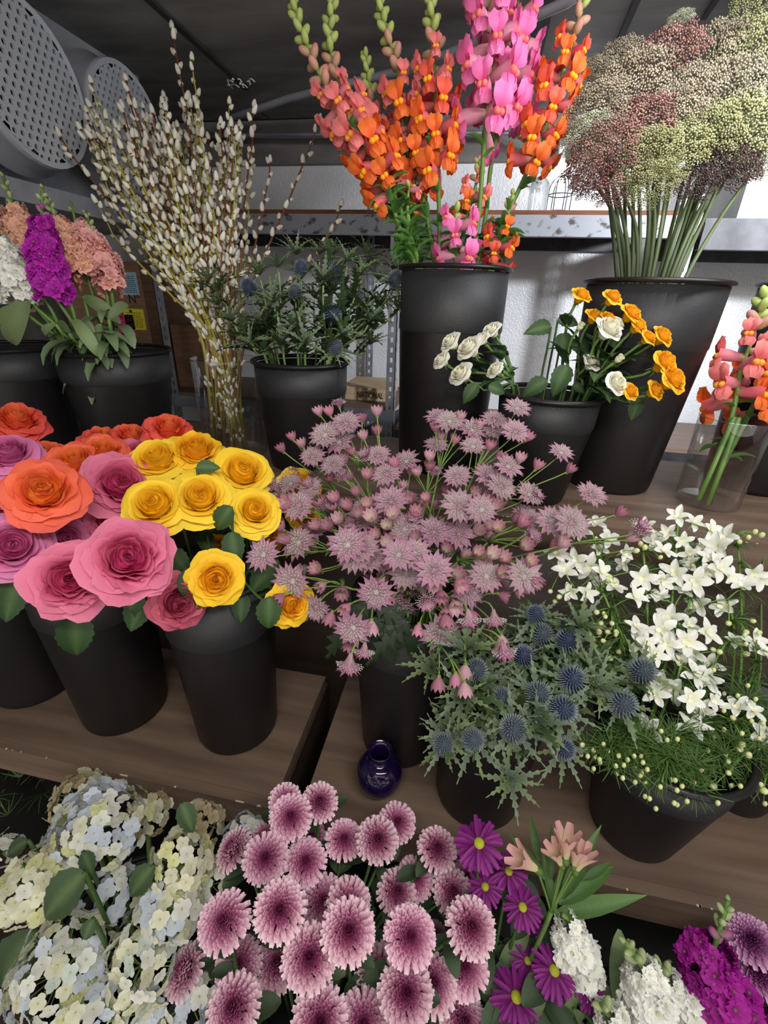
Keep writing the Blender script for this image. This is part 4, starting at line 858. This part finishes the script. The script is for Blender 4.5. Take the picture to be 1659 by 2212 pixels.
for q in range(2):
    b=MB()
    for k in range(7):
        a=-1.1+k*.37; b.addm(strip(R_.uniform(.7,1),.055,.2,-.3-.2*q,.2,lambda v:1-.8*v,S('#38521f'),S('#587838'),2,4),Matrix.Rotation(a,4,'Z')@Matrix.Rotation(R_.uniform(-.3,.3),4,'Y'))
    FEA.append(b.mesh('leaf',LEAF))
cent=[(sum(LALL[i][0] for i in g)/len(g),sum(LALL[i][1] for i in g)/len(g)) for g in LG]
LLB=rank_labels(cent,lambda i:'white larkspur stem with feathery leaves',80,'the larkspur bunch')
def feathers(th,o0,P,n,s,dz=0):
    for q in range(n):
        k=R_.uniform(.25,1); i=min(int(k*(len(P)-1)),len(P)-2); p=P[i].lerp(P[i+1],R_.random()); a=R_.uniform(0,6.3)
        O('leaf',R_.choice(FEA),th,FR(p-o0,Vector((math.cos(a),math.sin(a),R_.uniform(-.2,1))),UP,s*R_.uniform(.7,1.3)))
LC=S('#6c9440')
for gi,g in enumerate(LG):
    cx=cent[gi][0]; key='B7' if cx>1575 else 'B6'; c,r,R,h=BK[key]; rimc=c+Vector((0,0,h))
    hs=[(AT(LALL[i][0],LALL[i][1],.80-(LALL[i][1]-1110)/600*.19+R_.uniform(-.015,.02)),LALL[i][2]) for i in g]
    hs.sort(key=lambda q:-(q[0]-rimc).length); top=hs[0][0]
    mean=sum((q[0] for q in hs),Vector())/len(hs)
    th=T('white_larkspur',LLB[gi],'larkspur',c+Vector((0,0,.02))); o0=th.location.copy()
    tip=mean+(mean-rimc).normalized()*.02+Vector((0,.015,0)); 
    P=stem_path(key,tip,(mean-rimc).normalized(),10,.75,.06); b=MB(); b.tube([p-o0 for p in P],[.0026]*4+[.002]*(len(P)-4),5,LC)
    for hp,k in hs:
        j=P[-3] if (hp-P[-1]).length>(hp-P[-3]).length else P[-1]
        f=((hp-mean).normalized()*.6+tocam(hp)*.8+UP*.2).normalized(); s=(R_.uniform(.020,.026) if k=='f' else .010)*R_.uniform(.85,1.15)
        b.tube([p-o0 for p in bez(j,j.lerp(hp,.5)+Vector((0,.0,.008)),hp-f*s*.2,4)],.0009,4,LC)
        if k=='f': O('floret',R_.choice(larkm),th,FZ(hp-o0,f,R_.uniform(0,6),s))
        else: O('bud',LBUD,th,FZ(hp-o0,f,R_.uniform(0,6),s))
    part(b,'stem',STEM,th); feathers(th,o0,P[3:],16,.04)
for i,(px,py,t_) in enumerate([(1450,1600,.63),(1540,1560,.66),(1600,1500,.68),(1640,1620,.64),(1560,1660,.63),(1480,1660,.62),(1630,1400,.70),(1600,1700,.62),(1520,1450,.70),(1430,1690,.60),(1650,1560,.66),(1580,1600,.64),(1350,1640,.63),(1400,1620,.63),(1500,1720,.60),(1650,1700,.62),(1290,1420,.71),(1330,1360,.72)]+[(1255+i*22+R_.uniform(-10,10),1600+i*9+R_.uniform(-15,45),.625-.002*i) for i in range(8)]):
    key='B7' if px>1560 else 'B6'; c,r,R,h=BK[key]; hp=AT(px,py,t_); d=(hp-c-Vector((0,0,h))).normalized()
    th=T('larkspur_shoot','flowerless feathery green larkspur shoot among the white blossoms at right','foliage',c+Vector((0,0,.02)),'feathery green shoots among the larkspur'); o0=th.location.copy()
    P=stem_path(key,hp,d,8); part(stem_mb([p-o0 for p in P],.0022,.0012,LC,5),'stem',STEM,th); feathers(th,o0,P[1:],20,.038)
    for q in range(4): O('bud',LBUD,th,FZ(hp-o0+Vector((R_.uniform(-.02,.02),R_.uniform(-.02,.02),R_.uniform(-.02,.02))),UP,0,.007))
# ---- pussy willow
def catkin(c0,c1):
    b=MB(); V,Fs,CC=ball(.3,7,7,c0,1.0,c1)
    V=[(x*(1-.25*(z/.3)),y*(1-.25*(z/.3)),z*2.0+.5) for x,y,z in V]; b.add(V,Fs,CC)
    b.addm(ball(.2,6,3,S('#6a4a30'),.8),Matrix.Translation((0,0,.0))); return b.mesh('catkin',FUZZ)
CAT=[catkin(S('#d2ccb4'),S('#f2f0ea')),catkin(S('#beb69c'),S('#e6e4dc')),catkin(S('#d8d2b4'),S('#f6f5f0'))]
WT=[(105,250,1.12),(372,62,1.12),(273,175,1.12),(198,180,1.10),(548,232,1.16),(688,262,1.20),(736,445,1.16),(583,350,1.22),(350,235,1.2),(495,225,1.2),(415,130,1.14),(545,330,1.2),(190,260,1.15),(175,280,1.12)]
for i in range(98): 
    x=R_.uniform(185,520); WT.append((x,R_.uniform(205,300)+abs(x-360)*.15+(R_.random()<.35)*R_.uniform(40,160),R_.uniform(1.06,1.30)))
WLAB={0:'pussy willow branch bending furthest left, in front of the cooling unit fans',1:'tallest pussy willow branch, rising above all others',5:'long pussy willow branch leaning furthest right towards the snapdragons',6:'dark red pussy willow branch reaching low right above the thistles',7:'thin dark pussy willow branch with a single catkin on its tip',4:'yellow-green pussy willow branch at the right side of the bunch'}
c,r,R,h=BK['WV']
for i,(x,y,t_) in enumerate(WT):
    tip=AT(x,y,t_); th=T('pussy_willow',WLAB.get(i,'pussy willow branch with silvery catkins in the dense bunch of the glass vase'),'pussy willow',c+Vector((0,0,.013)),None if i in WLAB else 'pussy willow branches in the glass vase'); o0=th.location.copy()
    d=Vector((tip.x-c.x,tip.y-c.y,0)); a=math.atan2(d.y,d.x)+R_.uniform(-.5,.5); q=min(.92,R_.uniform(.2,.9)); 
    q0=R_.uniform(-.5,.95); bs=Vector((c.x+math.cos(a)*r*q0,c.y+math.sin(a)*r*q0,c.z+.016)); rp=Vector((c.x+math.cos(a)*R*q*.9,c.y+math.sin(a)*R*q*.9,c.z+h))
    P=[bs,bs.lerp(rp,.5)]+bez3(rp,rp+(rp-bs)*.5,tip-Vector((d.x*.15,d.y*.15,.14)),tip,12)
    for k in range(5,len(P)-1): P[k]=P[k]+Vector((R_.uniform(-.004,.004),R_.uniform(-.004,.004),0))
    red=R_.random()<.4 or i in (5,6,7); cc=S('#6c3428') if red else S('#a09a40') 
    part(stem_mb([p-o0 for p in P],.0042,.0016,mixc(cc,S('#7a6a34'),.6),5,cc),'stem',STEM,th)
    tot=sum((P[k+1]-P[k]).length for k in range(len(P)-1)); s_=R_.uniform(.02,.05); ang=R_.uniform(0,6)
    top_free=i in WLAB
    while s_<tot-.004:
        dd=s_; k=0
        while k<len(P)-2 and dd>(P[k+1]-P[k]).length: dd-=(P[k+1]-P[k]).length; k+=1
        ax=(P[k+1]-P[k]).normalized(); p=P[k]+ax*dd; ang+=2.3; o1=ax.orthogonal().normalized(); o2=ax.cross(o1); od=o1*math.cos(ang)+o2*math.sin(ang)
        O('catkin',R_.choice(CAT),th,FZ(p-o0+od*.002,ax*1.5+od*.8,0,R_.uniform(.015,.022)*(.6+.4*min(1,s_/.35)))); s_+=R_.uniform(.018,.040)*(1.5 if s_<.3 else 1)
    O('catkin',CAT[0],th,FZ(tip-o0,(P[-1]-P[-2]),0,.02))
# ---- Queen Anne's lace umbels
def umbel(c0,c1,cs,nm='umbel',nr=38,nf=32):
    b=MB(); 
    for k in range(nr):
        z=1-(k+.5)/nr*.62; a=k*2.4; r=math.sqrt(1-z*z); d=Vector((r*math.cos(a),r*math.sin(a),z*.75)); e=d*R_.uniform(.85,1.05)
        b.tube([(0,0,-.25),Vector((e.x*.5,e.y*.5,e.z*.25)),e],.008,3,cs,False); cc0=mixc(c0,c1,R_.random())
        for j in range(nf):
            zz=1-(j+.5)/nf*.9; aa=j*2.4+k; rr=math.sqrt(1-zz*zz); q=Vector((rr*math.cos(aa),rr*math.sin(aa),zz))
            q=(q+d*.5)*.17*R_.uniform(.8,1.2); pt=e+q
            b.addm(ball(.034,4,2,mixc(cc0,c1 if j%3 else S('#dcdcc0'),.35*R_.random()),.9),Matrix.Translation(pt))
            if j%3==0: b.tube([e,pt],.004,3,cs,False)
    return b.mesh(nm,PETAL)
UM={'rose':umbel(S('#805052'),S('#b08478'),S('#5c5a38')),'green':umbel(S('#8c8c58'),S('#bcbc8c'),S('#626e3e')),'dark':umbel(S('#432e32'),S('#6a5250'),S('#48462e')),'tan':umbel(S('#80705e'),S('#b4a690'),S('#62623e')),'pale':umbel(S('#96967a'),S('#c8c8b0'),S('#626e3e'))}
UML=[(1300,340,75,'rose',.86),(1370,290,80,'rose',.90),(1290,240,70,'tan',.92),(1360,190,80,'tan',.95),(1440,130,75,'rose',.97),(1480,210,75,'tan',.92),(1440,260,75,'tan',.90),(1395,350,70,'green',.85),(1450,330,75,'green',.88),(1410,400,55,'green',.84),(1520,290,75,'green',.90),(1560,360,70,'dark',.90),(1600,280,85,'green',.90),(1570,200,85,'tan',.93),(1640,210,80,'pale',.92),(1620,120,80,'green',.96),(1540,120,75,'tan',.98),(1470,45,26,'pale',.96),(1500,400,50,'dark',.90),(1650,340,70,'pale',.94),(1340,400,50,'rose',.88),(1280,170,45,'tan',1.0),(1270,300,55,'pale',.88),(1280,385,45,'rose',.90),(1640,20,55,'green',1.0),(1590,350,60,'dark',.95),(1340,130,50,'tan',1.0)]
UL=rank_labels([(u[0],u[1]) for u in UML],lambda i:{'rose':'dusky rose','green':'pale green','dark':'dark maroon','tan':'tan and buff','pale':'creamy green'}[UML[i][3]]+' lace flower umbel',55,'the big lace bunch')
QC=S('#3f4a2c')
for i,(x,y,rp_,k,t_) in enumerate(UML):
    hp=AT(x,y,t_); key='QA'; c=BK[key][0]; s=rp_*t_/F*1.0; rimc=c+Vector((0,0,BK[key][3])); d=(hp-rimc).normalized(); f=(d*.6+tocam(hp)*.8+UP*.1).normalized()
    th=T('lace_flower',UL[i],'lace flower',c+Vector((0,0,.02))); o0=th.location.copy()
    q=hp-f*s*.25; rp=Vector((c.x+(q.x-c.x)*.35,c.y+(q.y-c.y)*.3,rimc.z)); 
    rd=Vector((rp.x-c.x,rp.y-c.y,0)); 
    if rd.length>.1: rp=Vector((c.x,c.y,rimc.z))+rd.normalized()*.1
    P=[Vector((c.x*.8+rp.x*.2,c.y*.8+rp.y*.2,c.z+.03))]+bez3(rp,rp+Vector((rd.x*.5,rd.y*.5,.12)),q-f*.04,q,8)
    part(stem_mb([p-o0 for p in P],.0045,.0028,QC,7,S('#54623a')),'stem',STEM,th); O('umbel',UM[k],th,FZ(hp-o0-f*s*.35,f,R_.uniform(0,6),s),kind='stuff')
# ---- chrysanthemums
def mum(c_in,c_mid,c_tip,tilt=0):
    b=MB(); LR=[1.0,.93,.85,.77,.68,.59,.50,.41,.32,.23]
    def rc(p):
        return mixc(c_in,c_mid,max(0,min(1,(p-.12)/.30))) if p<.42 else mixc(c_mid,c_tip,min(1,(p-.42)/.40)*.6)
    for ri,L in enumerate(LR):
        n=int(8+15*L); l=.34+.06*(ri<2); r0=L-l*.8
        for q in range(n):
            e0=-.2+.5*ri/9+R_.uniform(-.15,.15); e1=e0+.25+1.0*min(1,ri/5)-(.6 if ri==0 else 0)
            cm=lambda u,v,r0=r0,L=L: mixc(mixc(rc(r0+(L-r0)*v),c_in,.45*(1-v)),c_tip,max(0,(v-.5)/.5)*min(1,max(0,(L-.2)/.45))*.95)
            zb=.42*(1-r0*r0)-.12
            b.addm(strip(l*R_.uniform(.9,1.1),  .21*(.55+.45*L),e0,e1,1.0,lambda v:.4+.6*math.sin(PI*min(1,.05+v*.82))**.7,c_mid,c_tip,2,5,0,0,0,cm),Matrix.Rotation(2*PI*(q+.5*(ri&1))/n+R_.uniform(-.06,.06),4,'Z')@Matrix.Translation((r0,0,zb)))
    b.addm(ball(.34,10,4,c_in,.5),Matrix.Translation((0,0,.05)))
    b.addm(ball(.14,8,4,mixc(c_in,(.2,.22,.05),.15),.6),Matrix.Translation((0,0,.24))); return b.mesh('petals',PETAL)
MUM=[mum(S('#7c1c50'),S('#c05c90'),S('#fde2ea')),mum(S('#86205a'),S('#ca6c9c'),S('#fbdce8'))]
MUMV=[mum(S('#6c1858'),S('#a8489a'),S('#ecc0de'))]
MUML=[(616,1727,33,.0),(628,1763,43,0),(690,1731,38,0),(503,1832,40,-.9),(573,1803,28,.05),(672,1807,30,.05),(573,1852,46,0),(660,1860,43,0),(743,1812,38,0),(816,1812,43,0),(858,1775,38,.02),(945,1832,40,0),(898,1896,39,.02),(858,1925,41,0),(979,1925,41,0),(1008,1892,30,.04),(1018,2001,51,0),(886,2022,53,0),(753,2009,55,0),(753,1949,46,.03),(700,1945,47,.05),(604,1965,53,0),(483,1989,53,-.3),(668,2066,55,0),(600,2078,47,.04),(515,2082,47,.02),(503,2175,54,-.3),(1003,2086,51,.04),(822,2106,51,.04),(878,2143,56,0),(935,2122,52,.03),(1060,2094,38,.06),(939,2030,32,.08),(692,2206,58,0),(785,2210,54,.01),(1003,2206,48,.02),(1064,2195,38,.05),(398,2095,46,-.9)]
ML=rank_labels([(m[0],m[1]) for m in MUML],lambda i:'pink chrysanthemum with white-tipped petals and dark heart',45,'the chrysanthemum bunch')
CLEAF=[lf('leaf',1,.55,.3,-.6,S('#33452c'),S('#42553a'),.3,4,6)]
def mumf(label,px,py,r,dt,key,meshes,t=None,name='chrysanthemum'):
    tt=t or max(.50,min(.66,.028*F/r))+max(0,dt); hp=AT(px,py,tt); s=r*tt/F*1.04; c=BK[key][0]; rimc=c+Vector((0,0,BK[key][3]))
    f=(hp-rimc).normalized()*.35+UP*.25+tocam(hp)*1.0
    if dt<0: f+=Vector((dt,0,.1))
    f.normalize(); th=T(name,label,'chrysanthemum',c+Vector((0,0,.02))); o0=th.location.copy()
    P=stem_path(key,hp-f*s*.1,f,7,.7); part(stem_mb([p-o0 for p in P],.003,.002,G2,5),'stem',STEM,th)
    O('petals',R_.choice(meshes),th,FZ(hp-o0-f*s*.15,f,R_.uniform(0,6),s),kind='stuff')
    for q in range(5):
        p=P[R_.randint(2,len(P)-2)]; a=R_.uniform(0,6.3); O('leaf',CLEAF[0],th,FR(p-o0,Vector((math.cos(a),math.sin(a),.2)),UP,R_.uniform(.03,.05)))
for i,(x,y,r_,dt) in enumerate(MUML): mumf(ML[i],x,y,r_,dt,'C1',MUM)
for i,(x,y,lab) in enumerate(((1622,2030,'highest mauve chrysanthemum beside the magenta stock at right edge'),(1640,2100,'middle mauve chrysanthemum at the right edge near the bottom'),(1648,2180,'lowest mauve chrysanthemum in the bottom right corner'))): mumf(lab,x,y,44,0,'C2',MUMV,.60)
# ---- purple daisies
dpet=[sm(strip(1,.20,.18-.2*q,-.25-.15*q,.4,lambda v:.45+.55*math.sin(PI*min(1,.05+v*.85)),S('#6a1458'),S('#94308c'),3,5),'petal',PETAL) for q in range(3)]
b=MB(); b.addm(ball(.22,14,5,S('#9a9c20'),.45,S('#c2c83c')),Matrix.Identity(4))
for k in range(60):
    a=k*2.4; r=.2*math.sqrt((k+.5)/60); b.addm(ball(.016,4,2,S('#bcc040')),Matrix.Translation((r*math.cos(a),r*math.sin(a),.1*math.sqrt(max(0,1-(r/.22)**2)))))
DISC=b.mesh('disc',PETAL)
DAI=[(1035,1822,50,0),(1099,1882,38,.03),(1048,1916,36,.02),(1129,1960,40,0),(1115,2154,52,0),(1197,2097,48,0),(1273,2129,44,0),(1140,2076,34,.03),(1180,2015,26,.05)]
DL=rank_labels([(m[0],m[1]) for m in DAI],lambda i:'purple daisy with lime yellow disc',50,'the purple daisies')
for i,(x,y,r_,dt) in enumerate(DAI):
    t_=.58+dt; hp=AT(x,y,t_); s=r_*t_/F*1.05; key='D1'; c=BK[key][0]; rimc=c+Vector((0,0,BK[key][3])); f=((hp-rimc).normalized()*.4+UP*.15+tocam(hp)+Vector(((.5 if x>1250 else 0),0,0))).normalized()
    th=T('purple_daisy',DL[i],'daisy',c+Vector((0,0,.02))); o0=th.location.copy(); P=stem_path(key,hp-f*s*.1,f,7,.7)
    part(stem_mb([p-o0 for p in P],.0025,.002,G2,5),'stem',STEM,th); O('disc',DISC,th,FZ(hp-o0+f*s*.03,f,0,s))
    for l in range(2):
        n=17
        for k in range(n): O('petal',R_.choice(dpet),th,FZ(hp-o0-f*s*.04*l,f,2*PI*(k+.5*l)/n+R_.uniform(-.1,.1),s*R_.uniform(.88,1.08)))
    for q in range(4):
        p=P[R_.randint(2,len(P)-2)]; a=R_.uniform(0,6.3); O('leaf',CLEAF[0],th,FR(p-o0,Vector((math.cos(a),math.sin(a),.2)),UP,R_.uniform(.04,.06)))
shoot('grey-green leaves among the purple daisies','D1',[(1080,2090,.62,1135,2020,0),(1150,2200,.57,1175,2130,0)],meshes=STBIG)
# ---- alstroemeria
key='D1'; c=BK[key][0]; th=T('alstroemeria','pale pink alstroemeria in bud with long green leaves, above the white stock','alstroemeria',c+Vector((0,0,.02))); o0=th.location.copy()
nd=AT(1190,1970,.58); b=MB(); P=stem_path(key,nd,UP,7); b.tube([p-o0 for p in P],.0032,6,G1)
def trumpet():
    b=MB()
    for k in range(6): b.addm(strip(1,.30,1.35,1.05+.1*(k&1),.5,lambda v:.35+.65*math.sin(PI*min(1,.1+v*.75)),S('#d8d4a0'),S('#dca0a4'),3,5),Matrix.Rotation(k*PI/3,4,'Z')@Matrix.Translation((.06,0,0)))
    b.addm(ball(.13,7,4,G1,1.3),Matrix.Translation((0,0,-.08))); return b.mesh('flower_bud',PETAL)
TR=trumpet(); AL=[lf('leaf',1,.20,.4,-.5,S('#3c5a2c'),S('#587a40'),.4,4,7,leafshape),lf('leaf',1,.17,.2,.3,S('#44622f'),S('#608048'),.5,4,7,leafshape,tw=.3)]
for x,y,x2,y2 in((1160,1878,1118,1850),(1212,1868,1195,1835),(1222,1855,1225,1805),(1245,1880,1265,1840),(1240,1870,1248,1832)):
    a=AT(x,y,.565); e=AT(x2,y2,.56); b.tube([p-o0 for p in bez(nd,nd.lerp(a,.6)+Vector((0,0,.005)),a,5)],.0016,5,G1); O('flower_bud',TR,th,FZ(a-o0,e-a,R_.uniform(0,6),(e-a).length*1.25))
for x,y,x2,y2 in((1190,1965,1215,1860),(1200,1970,1160,1830),(1205,1950,1330,1870),(1200,1975,1358,1950),(1215,1940,1300,1795),(1190,1900,1188,1780),(1180,1900,1100,1800),(1165,1860,1145,1760),(1260,1900,1322,1862)):
    a=AT(x,y,.585); e=AT(x2,y2,.60+R_.uniform(-.01,.03)); O('leaf',R_.choice(AL),th,FR(a-o0,e-a,tocam(a)+Vector((R_.uniform(-.4,.4),0,.3)),(e-a).length*1.08))
part(b,'stem',STEM,th)
# ---- hydrangeas
def hyd(c0,c1): 
    return floret_star(4,.52,.56,.15,-.1,.12,c0,c1,'floret',rnd,(.07,mixc(c0,S('#c8cc80'),.4)),.05,1,3,4)
HM={'cream':hyd(S('#dcdcbc'),S('#e6e4cc')),'blue':hyd(S('#d4dadc'),S('#cdd6e8')),'lime':hyd(S('#d6d79a'),S('#e0deb0')),'white':hyd(S('#dee0d0'),S('#ebece4')),'tan':hyd(S('#b8a880'),S('#ccbc98')),'aqua':hyd(S('#ced8ca'),S('#d6e0da'))}
HH=[(209,1772,98,.66,'mix','broad hydrangea head right under the middle shelf edge'),(60,1905,72,.60,'lime','yellowish hydrangea head at the left edge'),(122,2095,112,.56,'blue','large pale blue and cream hydrangea head at the lower left corner'),
(392,1862,68,.62,'lime','cream and lime hydrangea head left of the tilted chrysanthemum'),(372,1950,72,.60,'mix','hydrangea head in the centre of the lower left bunch'),(305,2085,86,.57,'aqua','hydrangea head right of the largest blue one'),
(252,1925,48,.64,'mix','narrow hydrangea head between two dark leaves'),(135,1830,66,.68,'blue','bluish hydrangea head at upper left of the bunch'),(170,1712,62,.80,'tan','faded tan hydrangea head deep under the shelf'),(322,1745,44,.74,'tan','golden tan hydrangea head under the shelf edge'),
(440,1768,46,.76,'tan','faded hydrangea head furthest right under the shelf'),(415,2165,66,.58,'mix','hydrangea head at the bottom behind the narrow chrysanthemum'),(535,1800,48,.72,'white','whitish hydrangea head behind the upper left chrysanthemums'),(190,2190,66,.54,'cream','hydrangea head cut by the bottom edge'),(462,1905,52,.66,'aqua','greyish hydrangea head behind the leftmost chrysanthemums'),(0,1830,34,.66,'white','hydrangea head peeping in at the left edge'),(300,2190,50,.56,'mix','small hydrangea head at the bottom edge beside the cut one')]
MIX={'mix':['cream','blue','white','lime','aqua','cream'],'lime':['lime','cream','cream','white'],'blue':['blue','white','cream','aqua','blue'],'aqua':['aqua','cream','white','cream','blue'],'tan':['tan','cream','tan'],'white':['white','blue','white'],'cream':['cream','lime','blue','white']}
for x,y,r_,t_,k,lab in HH:
    hp=AT(x,y,t_); key='H1'; c=BK[key][0]; s=r_*t_/F; rimc=c+Vector((0,0,BK[key][3])); f=((hp-rimc).normalized()*.5+tocam(hp)*.8+UP*.3).normalized()
    th=T('hydrangea',lab,'hydrangea',c+Vector((0,0,.02))); o0=th.location.copy(); cc=hp-f*s*.45
    b=MB(); P=stem_path(key,cc-f*s*.3,f,7); b.tube([p-o0 for p in P],.004,6,G1)
    fs=.0135; n=int(min(190,2.6*(s/fs)**2*1.45))
    for q in range(n):
        z=1-(q+.5)/n*1.35; a=q*2.39996; rr=math.sqrt(max(0,1-z*z)); d=Vector((rr*math.cos(a),rr*math.sin(a),z)); M=FZ((0,0,0),f); d=(M.to_3x3()@d).normalized(); p=cc+d*s*R_.uniform(.84,1.02)*(1 if z<.3 else .92)
        if q%3==0: b.tube([cc-o0,p-o0],.0007,3,G3,False)
        zone=(math.sin(a*1.0+x)+math.cos(q*.11))*1.2
        kk=MIX[k][int(abs(zone)+R_.random()*1.6)%len(MIX[k])]
        O('floret',HM[kk],th,FZ(p-o0,(d+Vector((R_.uniform(-.6,.6),R_.uniform(-.6,.6),R_.uniform(-.5,.6)))).normalized(),R_.uniform(0,6),fs*R_.uniform(1.25,1.9)))
    part(b,'stem',STEM,th)
HLEAF=[lf('leaf',1,.55,.2,-.4,S('#38502c'),S('#4c6438'),.22,4,13,serr,cm=vein(S('#3a5030'),S('#5a7044')))]
for lab,it in (('broad dark hydrangea leaf between the yellowish and the centre heads','182 1885 .56 85 1990'),('dark hydrangea leaf under the shelf edge','392 1735 .64 418 1800'),('dark hydrangea leaf in the middle gap of the bunch','330 1870 .60 275 1940'),('very large dark hydrangea leaf at the left edge near the bottom','75 2010 .60 -10 2150'),('small hydrangea leaf above the large blue head','200 1985 .55 180 2035'),('dark hydrangea leaf at the left under the shelf','60 1815 .64 10 1850'),('small dark leaf beside the upper left head','180 1840 .60 200 1890')):
    v=[float(q) for q in it.split()]; shoot(lab,'H1',[(v[0],v[1],v[2],v[3],v[4],0)],meshes=HLEAF,r=.003,name='hydrangea_leaf')
# dark greens at the lower left corner under the shelf
c=Vector((-.9,.62,.24)); BK['G0']=(c,.08,.1,.2)
bucket('dark bucket in shadow under the middle shelf at the far left',c.x,c.y,.24,.08,.1,.2)
th=T('dried_greenery','tangle of dark feathery greenery in shadow at the left edge under the shelf','foliage',c+Vector((0,0,.02))); o0=th.location.copy()
P0=onz(20,1770,.45)
for q in range(120):
    p=c+Vector((R_.gauss(0,.09),R_.gauss(-.05,.07),R_.uniform(.15,.30))); O('leaf',R_.choice(FEA),th,FR(p-o0,Vector((R_.uniform(-1,1),R_.uniform(-1,1),R_.uniform(0,1))),UP,R_.uniform(.04,.08)))
# violet blossom at the right edge
th=T('violet_blossom','tiny violet blossom at the right edge behind the larkspur','blossom',BK['B7'][0]+Vector((0,0,.02))); o0=th.location.copy(); hp=AT(1656,1185,.84)
part(stem_mb([p-o0 for p in stem_path('B7',hp,UP,6)],.002,.0015,G1,5),'stem',STEM,th); O('floret',floret_star(5,.5,.5,.3,.0,.2,S('#3a2a90'),S('#5a48b8'),'floret',rnd),th,FZ(hp-o0,tocam(hp),0,.02))
# ceiling lamp fixture behind the camera (the source of the main light)
t=T('ceiling_light','long ceiling lamp over the aisle','lamp',(0.25,-.15,CZ)); b=MB(); b.box((-.6,-.07,-.03),(.6,.07,0)); part(b,'housing',GREYP,t,False)
t=T('ceiling_light','short ceiling lamp near the back right of the cooler','lamp',(.62,.92,CZ)); b=MB(); b.box((-.36,-.06,-.022),(.36,.06,0)); part(b,'housing',GREYP,t,False)
t=T('added_spot_lamp','small added spotlight at the right side, brightening the back wall','lamp',(1.45,.70,CZ)); b=MB(); b.tube([(0,0,0),(0,0,-.09)],.006,6); b.tube([(.03,-.04,-.07),(-.0,0.005,-.11)],.035,12); part(b,'added_lamp_body',GREYP,t)  # out-of-view housing made up to go with the added wall spot
print('objects',len(bpy.data.objects))
